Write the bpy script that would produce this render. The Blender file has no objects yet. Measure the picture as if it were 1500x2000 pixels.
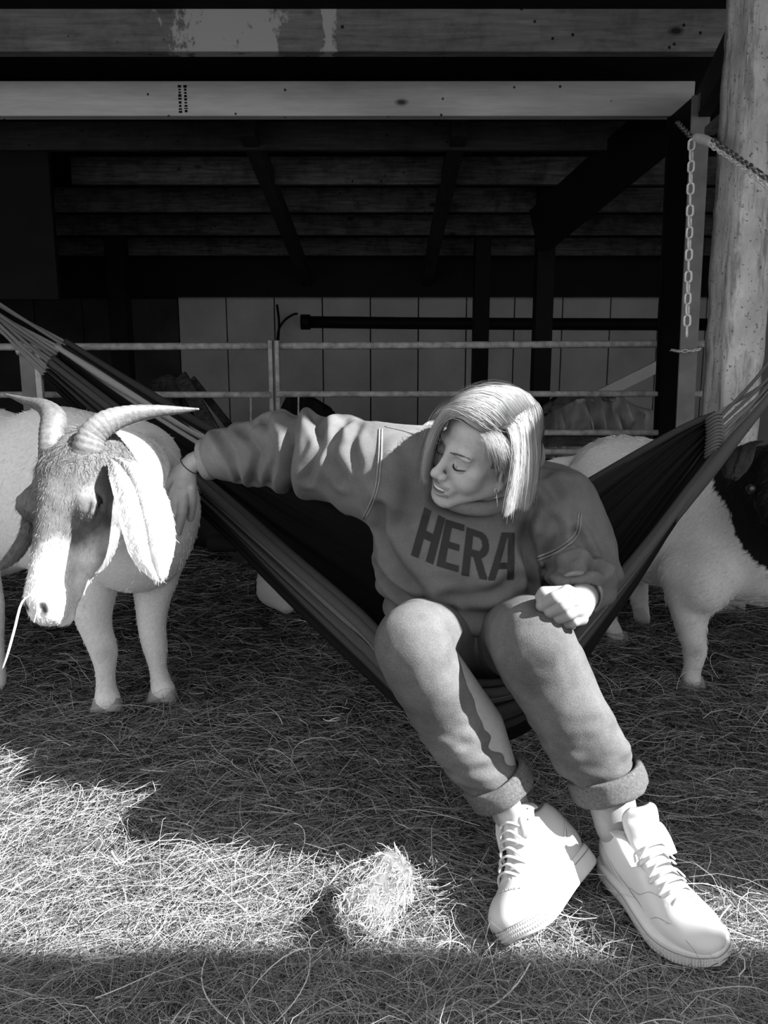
import bpy, bmesh, math
import numpy as np
from mathutils import Vector, Matrix
C = bpy.context.scene.collection
rng = np.random.default_rng(7)

# ------------------------------------------------------------ camera
CAM = np.array([0.0, 0.0, 1.0]); TH = math.radians(10.6); F = 1500.0
cT, sT = math.cos(TH), math.sin(TH)
def P(px, py, d):
    """world point of an estimated place: photo pixel and distance along the view axis"""
    r = (px-750)/F; u = (1000-py)/F
    return CAM + d*np.array([r, cT+u*sT, -sT+u*cT])
def depth(p): return float(np.dot(np.asarray(p)-CAM, [0, cT, -sT]))
cam_d = bpy.data.cameras.new('camera'); cam = bpy.data.objects.new('camera', cam_d); C.objects.link(cam)
cam.location = CAM; cam.rotation_euler = (math.pi/2-TH, 0, 0)
cam_d.sensor_fit = 'VERTICAL'; cam_d.sensor_height = 36; cam_d.lens = 36*F/2000
cam_d.clip_start = 0.05; cam_d.clip_end = 200
bpy.context.scene.camera = cam

# ------------------------------------------------------------ light
sc = bpy.context.scene
w = bpy.data.worlds.new('sky'); sc.world = w; w.use_nodes = True
wt = w.node_tree; bg = wt.nodes['Background']
bg.inputs[0].default_value = (1, 1, 1, 1); bg.inputs[1].default_value = 1.25
SUN = Vector((0.86, -0.24, 0.76)).normalized()
sl = bpy.data.lights.new('sun', 'SUN'); sl.energy = 20.0; sl.angle = math.radians(0.6)
so = bpy.data.objects.new('sun', sl); C.objects.link(so)
so.rotation_euler = SUN.to_track_quat('Z', 'Y').to_euler(); so.location = (4, -3, 6)
vs = sc.view_settings; vs.view_transform = 'Standard'; vs.look = 'None'; vs.gamma = 1.0
vs.exposure = 0.0; vs.use_curve_mapping = False

# ------------------------------------------------------------ helpers
def tag(o, label=None, cat=None, group=None, kind=None):
    if label: o['label'] = label
    if cat: o['category'] = cat
    if group: o['group'] = group
    if kind: o['kind'] = kind
    return o
def empty(name, loc):
    o = bpy.data.objects.new(name, None); C.objects.link(o); o.location = loc
    o.empty_display_size = 0.05
    return o
def link(name, me, mat=None, parent=None, smooth=False):
    if mat is not None and not me.materials: me.materials.append(mat)
    o = bpy.data.objects.new(name, me); C.objects.link(o)
    if parent is not None:
        o.parent = parent
        if parent.type == 'EMPTY': o.matrix_parent_inverse = Matrix.Translation(parent.location).inverted()
        elif parent.parent is not None and parent.parent.type == 'EMPTY':
            o.matrix_parent_inverse = Matrix.Identity(4)
    if smooth and len(me.polygons): me.polygons.foreach_set('use_smooth', np.ones(len(me.polygons), bool))
    return o
def npmesh(name, v, f, mat=None, parent=None, smooth=True, col=None, uv=None):
    """v Nx3, f Mx3 or Mx4 arrays"""
    v = np.asarray(v, np.float32); f = np.asarray(f, np.int32)
    me = bpy.data.meshes.new(name); n = f.shape[1]
    me.vertices.add(len(v)); me.vertices.foreach_set('co', v.ravel())
    me.loops.add(f.size); me.loops.foreach_set('vertex_index', f.ravel())
    me.polygons.add(len(f)); me.polygons.foreach_set('loop_start', np.arange(0, f.size, n, dtype=np.int32))
    me.update(calc_edges=True)
    if col is not None:
        a = me.attributes.new('tone', 'FLOAT', 'POINT'); a.data.foreach_set('value', np.asarray(col, np.float32).ravel())
    return link(name, me, mat, parent, smooth)
def bm_obj(name, bm, mat=None, parent=None, smooth=False):
    me = bpy.data.meshes.new(name); bm.to_mesh(me); bm.free()
    return link(name, me, mat, parent, smooth)
def box(name, lo, hi, mat, parent=None, bevel=0.004, R=None, ctr=None):
    bm = bmesh.new(); lo = np.array(lo, float); hi = np.array(hi, float)
    bmesh.ops.create_cube(bm, size=1, matrix=Matrix.Translation(Vector((lo+hi)/2)) @ Matrix.Diagonal((*(hi-lo), 1)))
    if bevel: bmesh.ops.bevel(bm, geom=bm.edges[:], offset=min(bevel, min(hi-lo)*.3), segments=1, affect='EDGES')
    return bm_obj(name, bm, mat, parent)
def obox(name, a, b, wid, hgt, mat, parent=None, up=(0,0,1), bevel=0.003):
    """box from a to b with width and height"""
    a = Vector(a); b = Vector(b); z = (b-a).normalized(); x = z.cross(Vector(up))
    if x.length < 1e-4: x = Vector((1,0,0))
    x.normalize(); y = z.cross(x)
    M = Matrix((x, y, z)).transposed().to_4x4(); M.translation = (a+b)/2
    bm = bmesh.new()
    bmesh.ops.create_cube(bm, size=1, matrix=M @ Matrix.Diagonal((wid, hgt, (b-a).length, 1)))
    if bevel: bmesh.ops.bevel(bm, geom=bm.edges[:], offset=bevel, segments=1, affect='EDGES')
    return bm_obj(name, bm, mat, parent)
def crom(pts, n):
    """Catmull-Rom through rows of pts (any dimension), n samples"""
    p = np.asarray(pts, float); m = len(p)
    if m == 2:
        t = np.linspace(0, 1, n)[:, None]; return p[0]*(1-t)+p[1]*t
    q = np.vstack([2*p[0]-p[1], p, 2*p[-1]-p[-2]])
    t = np.linspace(0, m-1-1e-9, n); i = t.astype(int); u = (t-i)[:, None]
    a, b, c, d = q[i], q[i+1], q[i+2], q[i+3]
    return .5*((2*b)+(-a+c)*u+(2*a-5*b+4*c-d)*u**2+(-a+3*b-3*c+d)*u**3)
def frames(path):
    t = np.gradient(path, axis=0); t /= np.linalg.norm(t, axis=1)[:, None]+1e-12
    up = np.array([0, 0, 1.0]) if abs(t[0][2]) < .9 else np.array([1.0, 0, 0])
    ns = []; n = np.cross(t[0], up); n /= np.linalg.norm(n)
    for k in range(len(path)):
        n = n-np.dot(n, t[k])*t[k]; n /= np.linalg.norm(n)+1e-12; ns.append(n.copy())
    ns = np.array(ns); return t, ns, np.cross(t, ns)
def tube(name, pts, rad, mat, parent=None, n=None, seg=10, flat=1.0, col=None, smooth_path=True, closed=False):
    pts = np.asarray(pts, float); n = n or max(2, len(pts)*6)
    path = crom(pts, n) if smooth_path else pts
    n = len(path)
    r = np.interp(np.linspace(0, 1, n), np.linspace(0, 1, np.size(rad)), np.atleast_1d(rad)) if np.size(rad) > 1 else np.full(n, float(np.atleast_1d(rad)[0]))
    t, a, b = frames(path)
    th = np.linspace(0, 2*np.pi, seg, endpoint=False)
    v = path[:, None]+r[:, None, None]*(np.cos(th)[None, :, None]*a[:, None]+flat*np.sin(th)[None, :, None]*b[:, None])
    v = v.reshape(-1, 3); f = []
    i = np.arange(n-1)[:, None]*seg; j = np.arange(seg)[None]; j2 = (j+1) % seg
    f = np.stack([i+j, i+j2, i+seg+j2, i+seg+j], -1).reshape(-1, 4)
    v = np.vstack([v, path[0], path[-1]]); N = len(v)
    jj = np.arange(seg); k2 = (jj+1) % seg
    c0 = np.stack([np.full(seg, N-2), k2, jj, jj], -1); 
    base = (n-1)*seg; c1 = np.stack([np.full(seg, N-1), base+jj, base+k2, base+k2], -1)
    me = bpy.data.meshes.new(name)
    faces = [tuple(q) for q in f]+[(N-2, int(b_), int(a_)) for a_, b_ in zip(jj, k2)]+[(N-1, int(base+a_), int(base+b_)) for a_, b_ in zip(jj, k2)]
    me.from_pydata([tuple(x) for x in v], [], faces)
    if col is not None:
        at = me.attributes.new('tone', 'FLOAT', 'POINT')
        cc = np.concatenate([np.repeat(np.interp(np.linspace(0,1,n), np.linspace(0,1,len(col)), col), seg), [col[0], col[-1]]])
        at.data.foreach_set('value', cc.astype(np.float32))
    return link(name, me, mat, parent, True)

_tab = np.random.default_rng(3).random((32, 32, 32)).astype(np.float32)
def vn(p, s=1.0, off=0.0):
    """value noise 0..1 at rows of p scaled by s"""
    q = np.asarray(p, np.float32)*s+off+100.0
    i = np.floor(q).astype(np.int64); f = (q-i).astype(np.float32); f = f*f*(3-2*f); i &= 31; j = (i+1) & 31
    x0, y0, z0 = i[..., 0], i[..., 1], i[..., 2]; x1, y1, z1 = j[..., 0], j[..., 1], j[..., 2]
    fx, fy, fz = f[..., 0], f[..., 1], f[..., 2]; T = _tab
    a = T[x0, y0, z0]*(1-fx)+T[x1, y0, z0]*fx; b = T[x0, y1, z0]*(1-fx)+T[x1, y1, z0]*fx
    c = T[x0, y0, z1]*(1-fx)+T[x1, y0, z1]*fx; d = T[x0, y1, z1]*(1-fx)+T[x1, y1, z1]*fx
    return (a*(1-fy)+b*fy)*(1-fz)+(c*(1-fy)+d*fy)*fz
def fbm(p, s, o=3):
    r = 0; a = .5; t = 0
    for k in range(o): r = r+a*vn(p, s*2**k, 7.3*k); t += a; a *= .5
    return r/t

# ------------------------------------------------------------ implicit surfaces
class Field:
    def __init__(s, lo, hi, h):
        s.lo = np.array(lo, float); s.h = h
        s.n = np.ceil((np.array(hi, float)-s.lo)/h).astype(int)+1
        s.ax = [s.lo[k]+h*np.arange(s.n[k]) for k in range(3)]
        s.D = np.full(s.n, 0.3, np.float32)
    def _sl(s, lo, hi):
        a = np.maximum(0, np.floor((lo-s.lo)/s.h).astype(int)); b = np.minimum(s.n, np.ceil((hi-s.lo)/s.h).astype(int)+1)
        if (b <= a).any(): return None
        sl = tuple(slice(a[k], b[k]) for k in range(3))
        g = np.stack(np.meshgrid(*[s.ax[k][sl[k]] for k in range(3)], indexing='ij'), -1).astype(np.float32)
        return sl, g
    def _mix(s, sl, d, k, neg):
        D = s.D[sl]
        if neg:
            h = np.clip(.5-.5*(D+d)/k, 0, 1); s.D[sl] = D*(1-h)-d*h+k*h*(1-h)
        else:
            h = np.clip(.5+.5*(D-d)/k, 0, 1); s.D[sl] = D*(1-h)+d*h-k*h*(1-h)
    def cone(s, a, b, r1, r2, k=.01, neg=False, ax=None, fl=1.0):
        """tapered capsule, squashed by fl along the direction ax"""
        a = np.asarray(a, float); b = np.asarray(b, float); R = max(r1, r2)*max(1, fl)+k+3*s.h
        q = s._sl(np.minimum(a, b)-R, np.maximum(a, b)+R)
        if q is None: return
        sl, g = q; ab = (b-a).astype(np.float32); L = float(ab@ab)+1e-12
        pa = g-a.astype(np.float32); t = np.clip((pa@ab)/L, 0, 1)
        o = pa-t[..., None]*ab
        if ax is not None:
            x = np.asarray(ax, float); x = (x/np.linalg.norm(x)).astype(np.float32); c = o@x
            o = o+(c*(1/fl-1))[..., None]*x
        d = np.sqrt((o*o).sum(-1))-(r1+(r2-r1)*t)
        if ax is not None and fl < 1: d = d*(fl+(1-fl)*.5)
        s._mix(sl, d, k, neg)
    def chain(s, pts, rs, k=.01, sub=1, **kw):
        pts = np.asarray(pts, float); rs = np.asarray(rs, float)
        if sub > 1:
            n = (len(pts)-1)*sub+1; q = crom(np.hstack([pts, rs[:, None]]), n); pts, rs = q[:, :3], q[:, 3]
        if kw.get('ax') is not None:
            for i in range(len(pts)-1): s.cone(pts[i], pts[i+1], rs[i], rs[i+1], k, **kw)
            return
        R = rs.max()+k+3*s.h; q = s._sl(pts.min(0)-R, pts.max(0)+R)
        if q is None: return
        sl, g = q; best = np.full(g.shape[:3], 9.0, np.float32)
        for i in range(len(pts)-1):
            a = pts[i].astype(np.float32); ab = (pts[i+1]-pts[i]).astype(np.float32); pa = g-a; t = np.clip((pa@ab)/(float(ab@ab)+1e-12), 0, 1)
            o = pa-t[..., None]*ab; best = np.minimum(best, np.sqrt((o*o).sum(-1))-(rs[i]+(rs[i+1]-rs[i])*t))
        s._mix(sl, best, k, kw.get('neg', False))
    def ell(s, c, r, R=None, k=.01, neg=False):
        """ellipsoid; columns of R are its axes"""
        c = np.asarray(c, float); r = np.asarray(r, float); R = np.eye(3) if R is None else np.asarray(R)
        m = float(r.max())+k+3*s.h; q = s._sl(c-m, c+m)
        if q is None: return
        sl, g = q; l = (g-c.astype(np.float32))@R.astype(np.float32)
        k0 = np.sqrt(((l/r.astype(np.float32))**2).sum(-1)); k1 = np.sqrt(((l/(r**2).astype(np.float32))**2).sum(-1))+1e-9
        s._mix(sl, k0*(k0-1)/k1, k, neg)
    def disp(s, fn, lo=None, hi=None):
        q = s._sl(s.lo if lo is None else np.asarray(lo), s.ax_hi() if hi is None else np.asarray(hi)); sl, g = q
        m = np.abs(s.D[sl]) < .05
        s.D[sl][m] += 0  # keep view semantics
        D = s.D[sl]; D[m] = D[m]+fn(g[m]).astype(np.float32); s.D[sl] = D
    def ax_hi(s): return np.array([a[-1] for a in s.ax])
    def mesh(s, smooth=1):
        D = s.D; ins = D < 0; nx, ny, nz = D.shape
        c = np.zeros((nx-1, ny-1, nz-1), np.uint8)
        for i in (0, 1):
            for j in (0, 1):
                for k in (0, 1): c += ins[i:nx-1+i, j:ny-1+j, k:nz-1+k]
        act = (c > 0) & (c < 8); idx = np.argwhere(act)
        vid = np.full(act.shape, -1, np.int64); vid[tuple(idx.T)] = np.arange(len(idx))
        cn = {}
        for i in (0, 1):
            for j in (0, 1):
                for k in (0, 1): cn[i, j, k] = D[idx[:, 0]+i, idx[:, 1]+j, idx[:, 2]+k].astype(np.float64)
        acc = np.zeros((len(idx), 3)); cnt = np.zeros(len(idx))
        for a in cn:
            for ax in range(3):
                if a[ax] == 0:
                    b = list(a); b[ax] = 1; b = tuple(b); va, vb = cn[a], cn[b]
                    m = (va < 0) != (vb < 0); t = np.where(m, va/(va-vb+1e-20), 0)
                    p = np.tile(np.array(a, float), (len(idx), 1)); p[:, ax] = t
                    acc += p*m[:, None]; cnt += m
        v = (idx+acc/cnt[:, None])*s.h+s.lo
        F_ = []
        for ax in range(3):
            sl0 = [slice(None)]*3; sl1 = [slice(None)]*3; sl0[ax] = slice(0, -1); sl1[ax] = slice(1, None)
            o = [k for k in range(3) if k != ax]
            A = ins[tuple(sl0)]; B = ins[tuple(sl1)]
            e = np.argwhere(A != B)
            e = e[(e[:, o[0]] > 0) & (e[:, o[1]] > 0) & (e[:, o[0]] < s.n[o[0]]-1) & (e[:, o[1]] < s.n[o[1]]-1)]
            flip = A[tuple(e.T)]
            q = []
            for du, dv in ((0, 0), (1, 0), (1, 1), (0, 1)):
                cc = e.copy(); cc[:, o[0]] -= du; cc[:, o[1]] -= dv; q.append(vid[tuple(cc.T)])
            q = np.stack(q, 1)
            if ax == 1: flip = ~flip
            q[~flip] = q[~flip][:, ::-1]
            F_.append(q)
        f = np.vstack(F_)
        for _ in range(smooth): v = lap(v, f, .5)
        return v, f
def lap(v, f, a=.5):
    n = len(v); acc = np.zeros_like(v); c = np.zeros(n)
    for k in range(f.shape[1]):
        i, j = f[:, k], f[:, (k+1) % f.shape[1]]
        for x in range(3): acc[:, x] += np.bincount(i, v[j, x], n)+np.bincount(j, v[i, x], n)
        c += np.bincount(i, minlength=n)+np.bincount(j, minlength=n)
    return v*(1-a)+a*acc/np.maximum(c, 1)[:, None]
def vnorm(v, f):
    n = np.cross(v[f[:, 2]]-v[f[:, 0]], v[f[:, -1]]-v[f[:, 1]]) if f.shape[1] == 4 else np.cross(v[f[:, 1]]-v[f[:, 0]], v[f[:, 2]]-v[f[:, 0]])
    o = np.zeros_like(v)
    for k in range(f.shape[1]):
        for x in range(3): o[:, x] += np.bincount(f[:, k], n[:, x], len(v))
    return o/(np.linalg.norm(o, axis=1)[:, None]+1e-12)
def unit(a): a = np.asarray(a, float); return a/(np.linalg.norm(a, axis=-1, keepdims=True)+1e-12)
def sample(v, f, n, r=None):
    """random points on a mesh with their normals"""
    r = r or rng
    t = np.vstack([f[:, :3], f[:, [0, 2, 3]]]) if f.shape[1] == 4 else f
    a, b, c = v[t[:, 0]], v[t[:, 1]], v[t[:, 2]]
    ar = np.linalg.norm(np.cross(b-a, c-a), axis=1); cs = np.cumsum(ar); i = np.searchsorted(cs, r.random(n)*cs[-1])
    u, w_ = r.random(n), r.random(n); s = u+w_ > 1; u[s], w_[s] = 1-u[s], 1-w_[s]
    p = a[i]+u[:, None]*(b-a)[i]+w_[:, None]*(c-a)[i]
    N = vnorm(v, f); nn = unit(N[t[i, 0]]*(1-u-w_)[:, None]+N[t[i, 1]]*u[:, None]+N[t[i, 2]]*w_[:, None])
    return p, nn
def ribbons(name, paths, width, mat, parent=None, taper=True, col=None, side=None, kind='stuff'):
    """paths N x S x 3 -> one mesh of thin blades"""
    N, S, _ = paths.shape; t = unit(np.gradient(paths, axis=1))
    if side is None: side = unit(rng.normal(size=(N, 3)))
    sd = unit(np.cross(t, side[:, None] if side.ndim == 2 else side))
    w_ = np.asarray(width, float).reshape(-1, 1)*np.ones((N, S))
    if taper: w_ = w_*np.sqrt(np.clip(1.02-np.linspace(0, 1, S), 0.02, 1))[None]
    a = paths+sd*w_[..., None]*.5; b = paths-sd*w_[..., None]*.5
    v = np.stack([a, b], 2).reshape(-1, 3)
    i = (np.arange(N)[:, None]*S+np.arange(S-1)[None]).ravel()*2
    f = np.stack([i, i+1, i+3, i+2], -1)
    cc = None if col is None else np.repeat(np.asarray(col, float), S*2)
    o = npmesh(name, v, f, mat, parent, True, cc)
    if kind: o['kind'] = kind
    return o
def fur(name, v, f, n, length, mat, parent, flow, width=.0012, mask=None, lift=.35, col=None, curl=.0, S=3):
    p, nn = sample(v, f, n)
    if mask is not None: m = mask(p, nn); p, nn = p[m], nn[m]
    fl = flow(p); fl = unit(fl-(fl*nn).sum(1)[:, None]*nn)
    d = unit(fl+nn*lift+rng.normal(size=p.shape)*.22)
    L = (length(p) if callable(length) else length)*(.6+.8*rng.random(len(p)))
    s = np.linspace(0, 1, S)[None, :, None]
    pth = p[:, None]-nn[:, None]*.001+d[:, None]*L[:, None, None]*s-nn[:, None]*(L*.25)[:, None, None]*s**2
    if curl: pth = pth+rng.normal(size=pth.shape)*curl*s
    tone = None if col is None else col(p)*(.85+.3*rng.random(len(p)))
    return ribbons(name, pth, width, mat, parent, True, tone)

# ------------------------------------------------------------ materials
def nt(name):
    m = bpy.data.materials.new(name); m.use_nodes = True; t = m.node_tree
    return m, t, t.nodes['Principled BSDF']
def ramp(t, src, stops):
    r = t.nodes.new('ShaderNodeValToRGB'); e = r.color_ramp.elements
    while len(e) < len(stops): e.new(.5)
    for k, (p, g) in enumerate(stops): e[k].position = p; e[k].color = (g, g, g, 1)
    t.links.new(src, r.inputs[0]); return r.outputs[0]
def texco(t, scale=(1, 1, 1), kind='Object'):
    tc = t.nodes.new('ShaderNodeTexCoord'); mp = t.nodes.new('ShaderNodeMapping'); mp.inputs['Scale'].default_value = scale
    t.links.new(tc.outputs[kind], mp.inputs[0]); return mp.outputs[0]
def noise(t, co, s, det=4, rough=.55, dist=0):
    n = t.nodes.new('ShaderNodeTexNoise'); n.inputs['Scale'].default_value = s; n.inputs['Detail'].default_value = det
    n.inputs['Roughness'].default_value = rough; n.inputs['Distortion'].default_value = dist
    t.links.new(co, n.inputs['Vector']); return n.outputs['Fac']
def mul(t, a, b, op='MULTIPLY'):
    m = t.nodes.new('ShaderNodeMixRGB'); m.blend_type = op; m.inputs[0].default_value = 1
    for k, x in ((1, a), (2, b)):
        if isinstance(x, (int, float)): m.inputs[k].default_value = (x, x, x, 1)
        else: t.links.new(x, m.inputs[k])
    return m.outputs[0]
def bump(t, b, h, s, dist=.01):
    n = t.nodes.new('ShaderNodeBump'); n.inputs['Strength'].default_value = s; n.inputs['Distance'].default_value = dist
    t.links.new(h, n.inputs['Height']); t.links.new(n.outputs[0], b.inputs['Normal'])
def plain(name, g, rough=.7, var=.15, sc_=20, bmp=.2, spec=.3, metal=0, tone=False, bd=.003, stretch=(1,1,1)):
    m, t, b = nt(name); co = texco(t, stretch)
    n = noise(t, co, sc_); c = ramp(t, n, [(.25, g*(1-var)), (.75, min(1, g*(1+var)))])
    if tone:
        a = t.nodes.new('ShaderNodeAttribute'); a.attribute_name = 'tone'; c = mul(t, c, a.outputs['Fac'])
    t.links.new(c, b.inputs['Base Color']); b.inputs['Roughness'].default_value = rough
    b.inputs['Specular IOR Level'].default_value = spec; b.inputs['Metallic'].default_value = metal
    if bmp: bump(t, b, noise(t, co, sc_*4), bmp, bd)
    return m
def wood(name, lo, hi, axis=0, knots=True, spot=0.0, rough=.75):
    m, t, b = nt(name); s = [9, 9, 9]; s[axis] = .7
    g = noise(t, texco(t, s), 6, 5, .6, .4); c = ramp(t, g, [(.3, lo), (.5, (lo+hi)/2), (.72, hi)])
    s2 = [1, 1, 1]; s2[axis] = .35
    big = noise(t, texco(t, s2), 2.2, 4); c = mul(t, c, ramp(t, big, [(.3, .55), (.6, 1)]))
    if knots:
        v = t.nodes.new('ShaderNodeTexVoronoi'); v.inputs['Scale'].default_value = 5.5; s3 = [1, 1, 1]; s3[axis] = .5
        t.links.new(texco(t, s3), v.inputs['Vector'])
        c = mul(t, c, ramp(t, v.outputs['Distance'], [(.05, .12), (.13, 1)]))
        v2 = t.nodes.new('ShaderNodeTexVoronoi'); v2.inputs['Scale'].default_value = 13; t.links.new(texco(t, (.8, .8, .8)), v2.inputs['Vector'])
        c = mul(t, c, ramp(t, v2.outputs['Distance'], [(.06, .08), (.10, 1)]))
    if spot:
        c = mul(t, c, ramp(t, noise(t, texco(t, (1, 1, 1)), 7, 6, .7), [(.35, 1-spot), (.55, 1)]))
    t.links.new(c, b.inputs['Base Color']); b.inputs['Roughness'].default_value = rough
    b.inputs['Specular IOR Level'].default_value = .15
    bump(t, b, g, .35, .004); return m
# ------------------------------------------------------------ materials of the barn
M = {}
M['soil'] = plain('trodden_straw', .035, .95, .5, 14, .8, .1, bd=.01)
M['beam'] = wood('weathered_beam', .15, .28, 0, True, .3)
M['pine'] = wood('new_pine', .60, .74, 0, True, 0)
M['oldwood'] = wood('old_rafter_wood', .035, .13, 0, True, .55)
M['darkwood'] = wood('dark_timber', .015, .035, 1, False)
M['sheet'] = plain('dark_roof_sheet', .012, .9, .4, 3, .1, .05)
M['blackboard'] = plain('black_board', .02, .9, .4, 3, .1, .05)
M['panel'] = plain('grey_wall_panel', .40, .8, .18, 2.5, .1, .1)
M['panel_dark'] = plain('stained_wall_panel', .04, .8, .5, 2.5, .1, .1)  # much darker tone, for the leftmost wall panels and the kerb
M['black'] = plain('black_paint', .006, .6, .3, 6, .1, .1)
M['galv'] = plain('worn_galvanised_pipe', .38, .7, .5, 22, .3, .3)
M['galv_bright'] = plain('bright_galvanised_edge', .5, .45, .3, 22, .2, .5, .3)
M['column'] = plain('grey_painted_steel', .22, .6, .25, 9, .2, .3)
M['tarp'] = plain('grey_tarpaulin', .30, .6, .3, 6, .3, .3)
M['chain'] = plain('galvanised_chain', .85, .4, .15, 60, .2, .6, .1)
M['chain_dark'] = plain('dark_chain', .25, .35, .5, 60, .2, .6, .7)
def concrete_():
    m, t, b = nt('stained_concrete'); co = texco(t, (1, 1, .55)); co1 = texco(t)
    n = noise(t, co, 9, 8, .65); c = ramp(t, n, [(.3, .45), (.55, .7), (.7, .9)])
    c = mul(t, c, ramp(t, noise(t, texco(t, (3, 3, .5)), 7, 6, .7), [(.38, .45), (.5, 1)]))
    c = mul(t, c, ramp(t, noise(t, co1, 60, 2), [(.3, .35), (.38, 1)]))
    t.links.new(c, b.inputs['Base Color']); b.inputs['Roughness'].default_value = .9; bump(t, b, n, .7, .012); return m

M['concrete'] = concrete_()
def splashed(mat, wins):
    # pale dried splashes on the timber, with ragged edges
    t = mat.node_tree; b = t.nodes['Principled BSDF']; src = b.inputs['Base Color'].links[0].from_socket
    sx = t.nodes.new('ShaderNodeSeparateXYZ'); t.links.new(texco(t), sx.inputs[0]); nz = noise(t, texco(t, (1, 1, .6)), 15, 6, .75)
    tot = None
    for c_, h_ in wins:
        a = t.nodes.new('ShaderNodeMath'); a.operation = 'SUBTRACT'; t.links.new(sx.outputs[0], a.inputs[0]); a.inputs[1].default_value = c_
        ab = t.nodes.new('ShaderNodeMath'); ab.operation = 'ABSOLUTE'; t.links.new(a.outputs[0], ab.inputs[0])
        d = t.nodes.new('ShaderNodeMath'); d.operation = 'DIVIDE'; t.links.new(ab.outputs[0], d.inputs[0]); d.inputs[1].default_value = h_
        e_ = t.nodes.new('ShaderNodeMath'); e_.operation = 'SUBTRACT'; t.links.new(nz, e_.inputs[0]); m2 = t.nodes.new('ShaderNodeMath'); m2.operation = 'MULTIPLY'; t.links.new(d.outputs[0], m2.inputs[0]); m2.inputs[1].default_value = .13; t.links.new(m2.outputs[0], e_.inputs[1])
        r_ = ramp(t, e_.outputs[0], [(.26, 0), (.34, 1)])
        tot = r_ if tot is None else mul(t, tot, r_, 'LIGHTEN')
    mx = t.nodes.new('ShaderNodeMixRGB'); t.links.new(tot, mx.inputs[0]); t.links.new(src, mx.inputs[1]); mx.inputs[2].default_value = (.45, .45, .45, 1)
    t.links.new(mx.outputs[0], b.inputs['Base Color'])
splashed(M['beam'], [(-.76, .12), (-.58, .05), (-.265, .02)])
# ------------------------------------------------------------ ground
def gh(x, y):
    p = np.stack([x, y, np.zeros_like(x)], -1)
    return .065*(fbm(p, 2.2)-.5)+.035*(vn(p, 6.0)-.5)
xs = np.linspace(-7, 7, 261); ys = np.concatenate([np.linspace(-5, .6, 30), np.linspace(.62, 4.6, 160), np.linspace(4.7, 9.5, 30)])
X, Y = np.meshgrid(xs, ys, indexing='ij'); Z = gh(X, Y)-.012
v = np.stack([X, Y, Z], -1).reshape(-1, 3); nx, ny = X.shape
i = (np.arange(nx-1)[:, None]*ny+np.arange(ny-1)[None]).ravel()
floor = tag(npmesh('floor', v, np.stack([i, i+ny, i+ny+1, i+1], -1), M['soil']), kind='structure')

# ------------------------------------------------------------ back wall
WY = 8.3
wb = box('wall_back', (-6, WY+.03, -.1), (6, WY+.12, 3.2), M['blackboard'], bevel=0); tag(wb, kind='structure')
zt = P(750, 592, WY/cT)[2]+.03; w_ = .503
x0 = P(445, 700, depth((0, WY, 1.2)))[0]
for k in range(-9, 12):
    xa = x0+k*w_; 
    if xa > 5.6: break
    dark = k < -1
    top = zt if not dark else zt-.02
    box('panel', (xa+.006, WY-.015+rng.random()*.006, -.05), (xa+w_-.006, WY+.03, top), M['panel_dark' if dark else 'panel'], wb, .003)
for nm, a, b in (('left', (-6.1, 2.6, -.1), (-5.9, WY+.1, 3.2)), ('right', (4.4, 4.4, -.1), (4.6, WY+.1, 3.2))):
    tag(box('wall_'+nm, a, b, M['blackboard'], bevel=0), kind='structure')
tag(box('wall_yard', (2.2, 0.87, -.1), (2.3, 2.75, 2.6), M['concrete'], bevel=0), kind='structure')  # added wall, out of view, placed to shade the torso and right-hand ground

# ------------------------------------------------------------ roof, purlins, rafters
roof = empty('ceiling', (0, 4, 2.6)); tag(roof, kind='structure')
rz = [(1.16, 2.66), (3.3, 2.66), (4.6, 2.62), (6.2, 2.50), (8.5, 2.16)]
rv = []; 
for (y, z) in rz: rv += [(-6.2, y, z), (6.6, y, z), (-6.2, y, z+.05), (6.6, y, z+.05)]
rf = []
for k in range(len(rz)-1):
    a = 4*k; b = a+4; rf += [(a, a+1, b+1, b), (a+2, b+2, b+3, a+3), (a, b, b+2, a+2), (a+1, a+3, b+3, b+1)]
rf += [(0, 2, 3, 1), (len(rv)-4, len(rv)-3, len(rv)-1, len(rv)-2)]
npmesh('roof_sheet', rv, rf, M['sheet'], roof, False)
bm_rows = [  # front board: photo height of top and bottom, distance, left end, right end, wood
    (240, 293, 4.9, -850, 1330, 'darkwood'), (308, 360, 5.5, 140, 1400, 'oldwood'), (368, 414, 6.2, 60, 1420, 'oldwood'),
    (420, 459, 6.85, 60, 1420, 'oldwood'), (465, 499, 7.45, 60, 1420, 'oldwood'), (505, 532, 7.95, 60, 1420, 'oldwood')]
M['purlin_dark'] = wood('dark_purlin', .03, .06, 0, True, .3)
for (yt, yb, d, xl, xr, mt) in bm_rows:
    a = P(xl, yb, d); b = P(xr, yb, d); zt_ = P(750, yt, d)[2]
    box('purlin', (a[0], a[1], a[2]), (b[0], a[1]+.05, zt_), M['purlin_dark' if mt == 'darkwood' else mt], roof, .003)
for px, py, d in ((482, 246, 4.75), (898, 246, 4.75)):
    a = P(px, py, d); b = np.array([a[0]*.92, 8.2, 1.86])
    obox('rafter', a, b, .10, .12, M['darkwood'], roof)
pb = box('dark_boarding', (-5.85, 5.28, P(140, 590, 5.3)[2]), (P(138, 400, 5.3)[0], 5.33, 2.42), M['black'], None, .003); tag(pb, 'black boarding under the roof at the far left', 'boarding')  # black sheet added to keep the far left under the roof dark
# dark board over the back wall
box('header_board', (-5.8, 8.1, 1.72), (4.3, 8.2, 2.2), M['black'], roof, 0)
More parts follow.
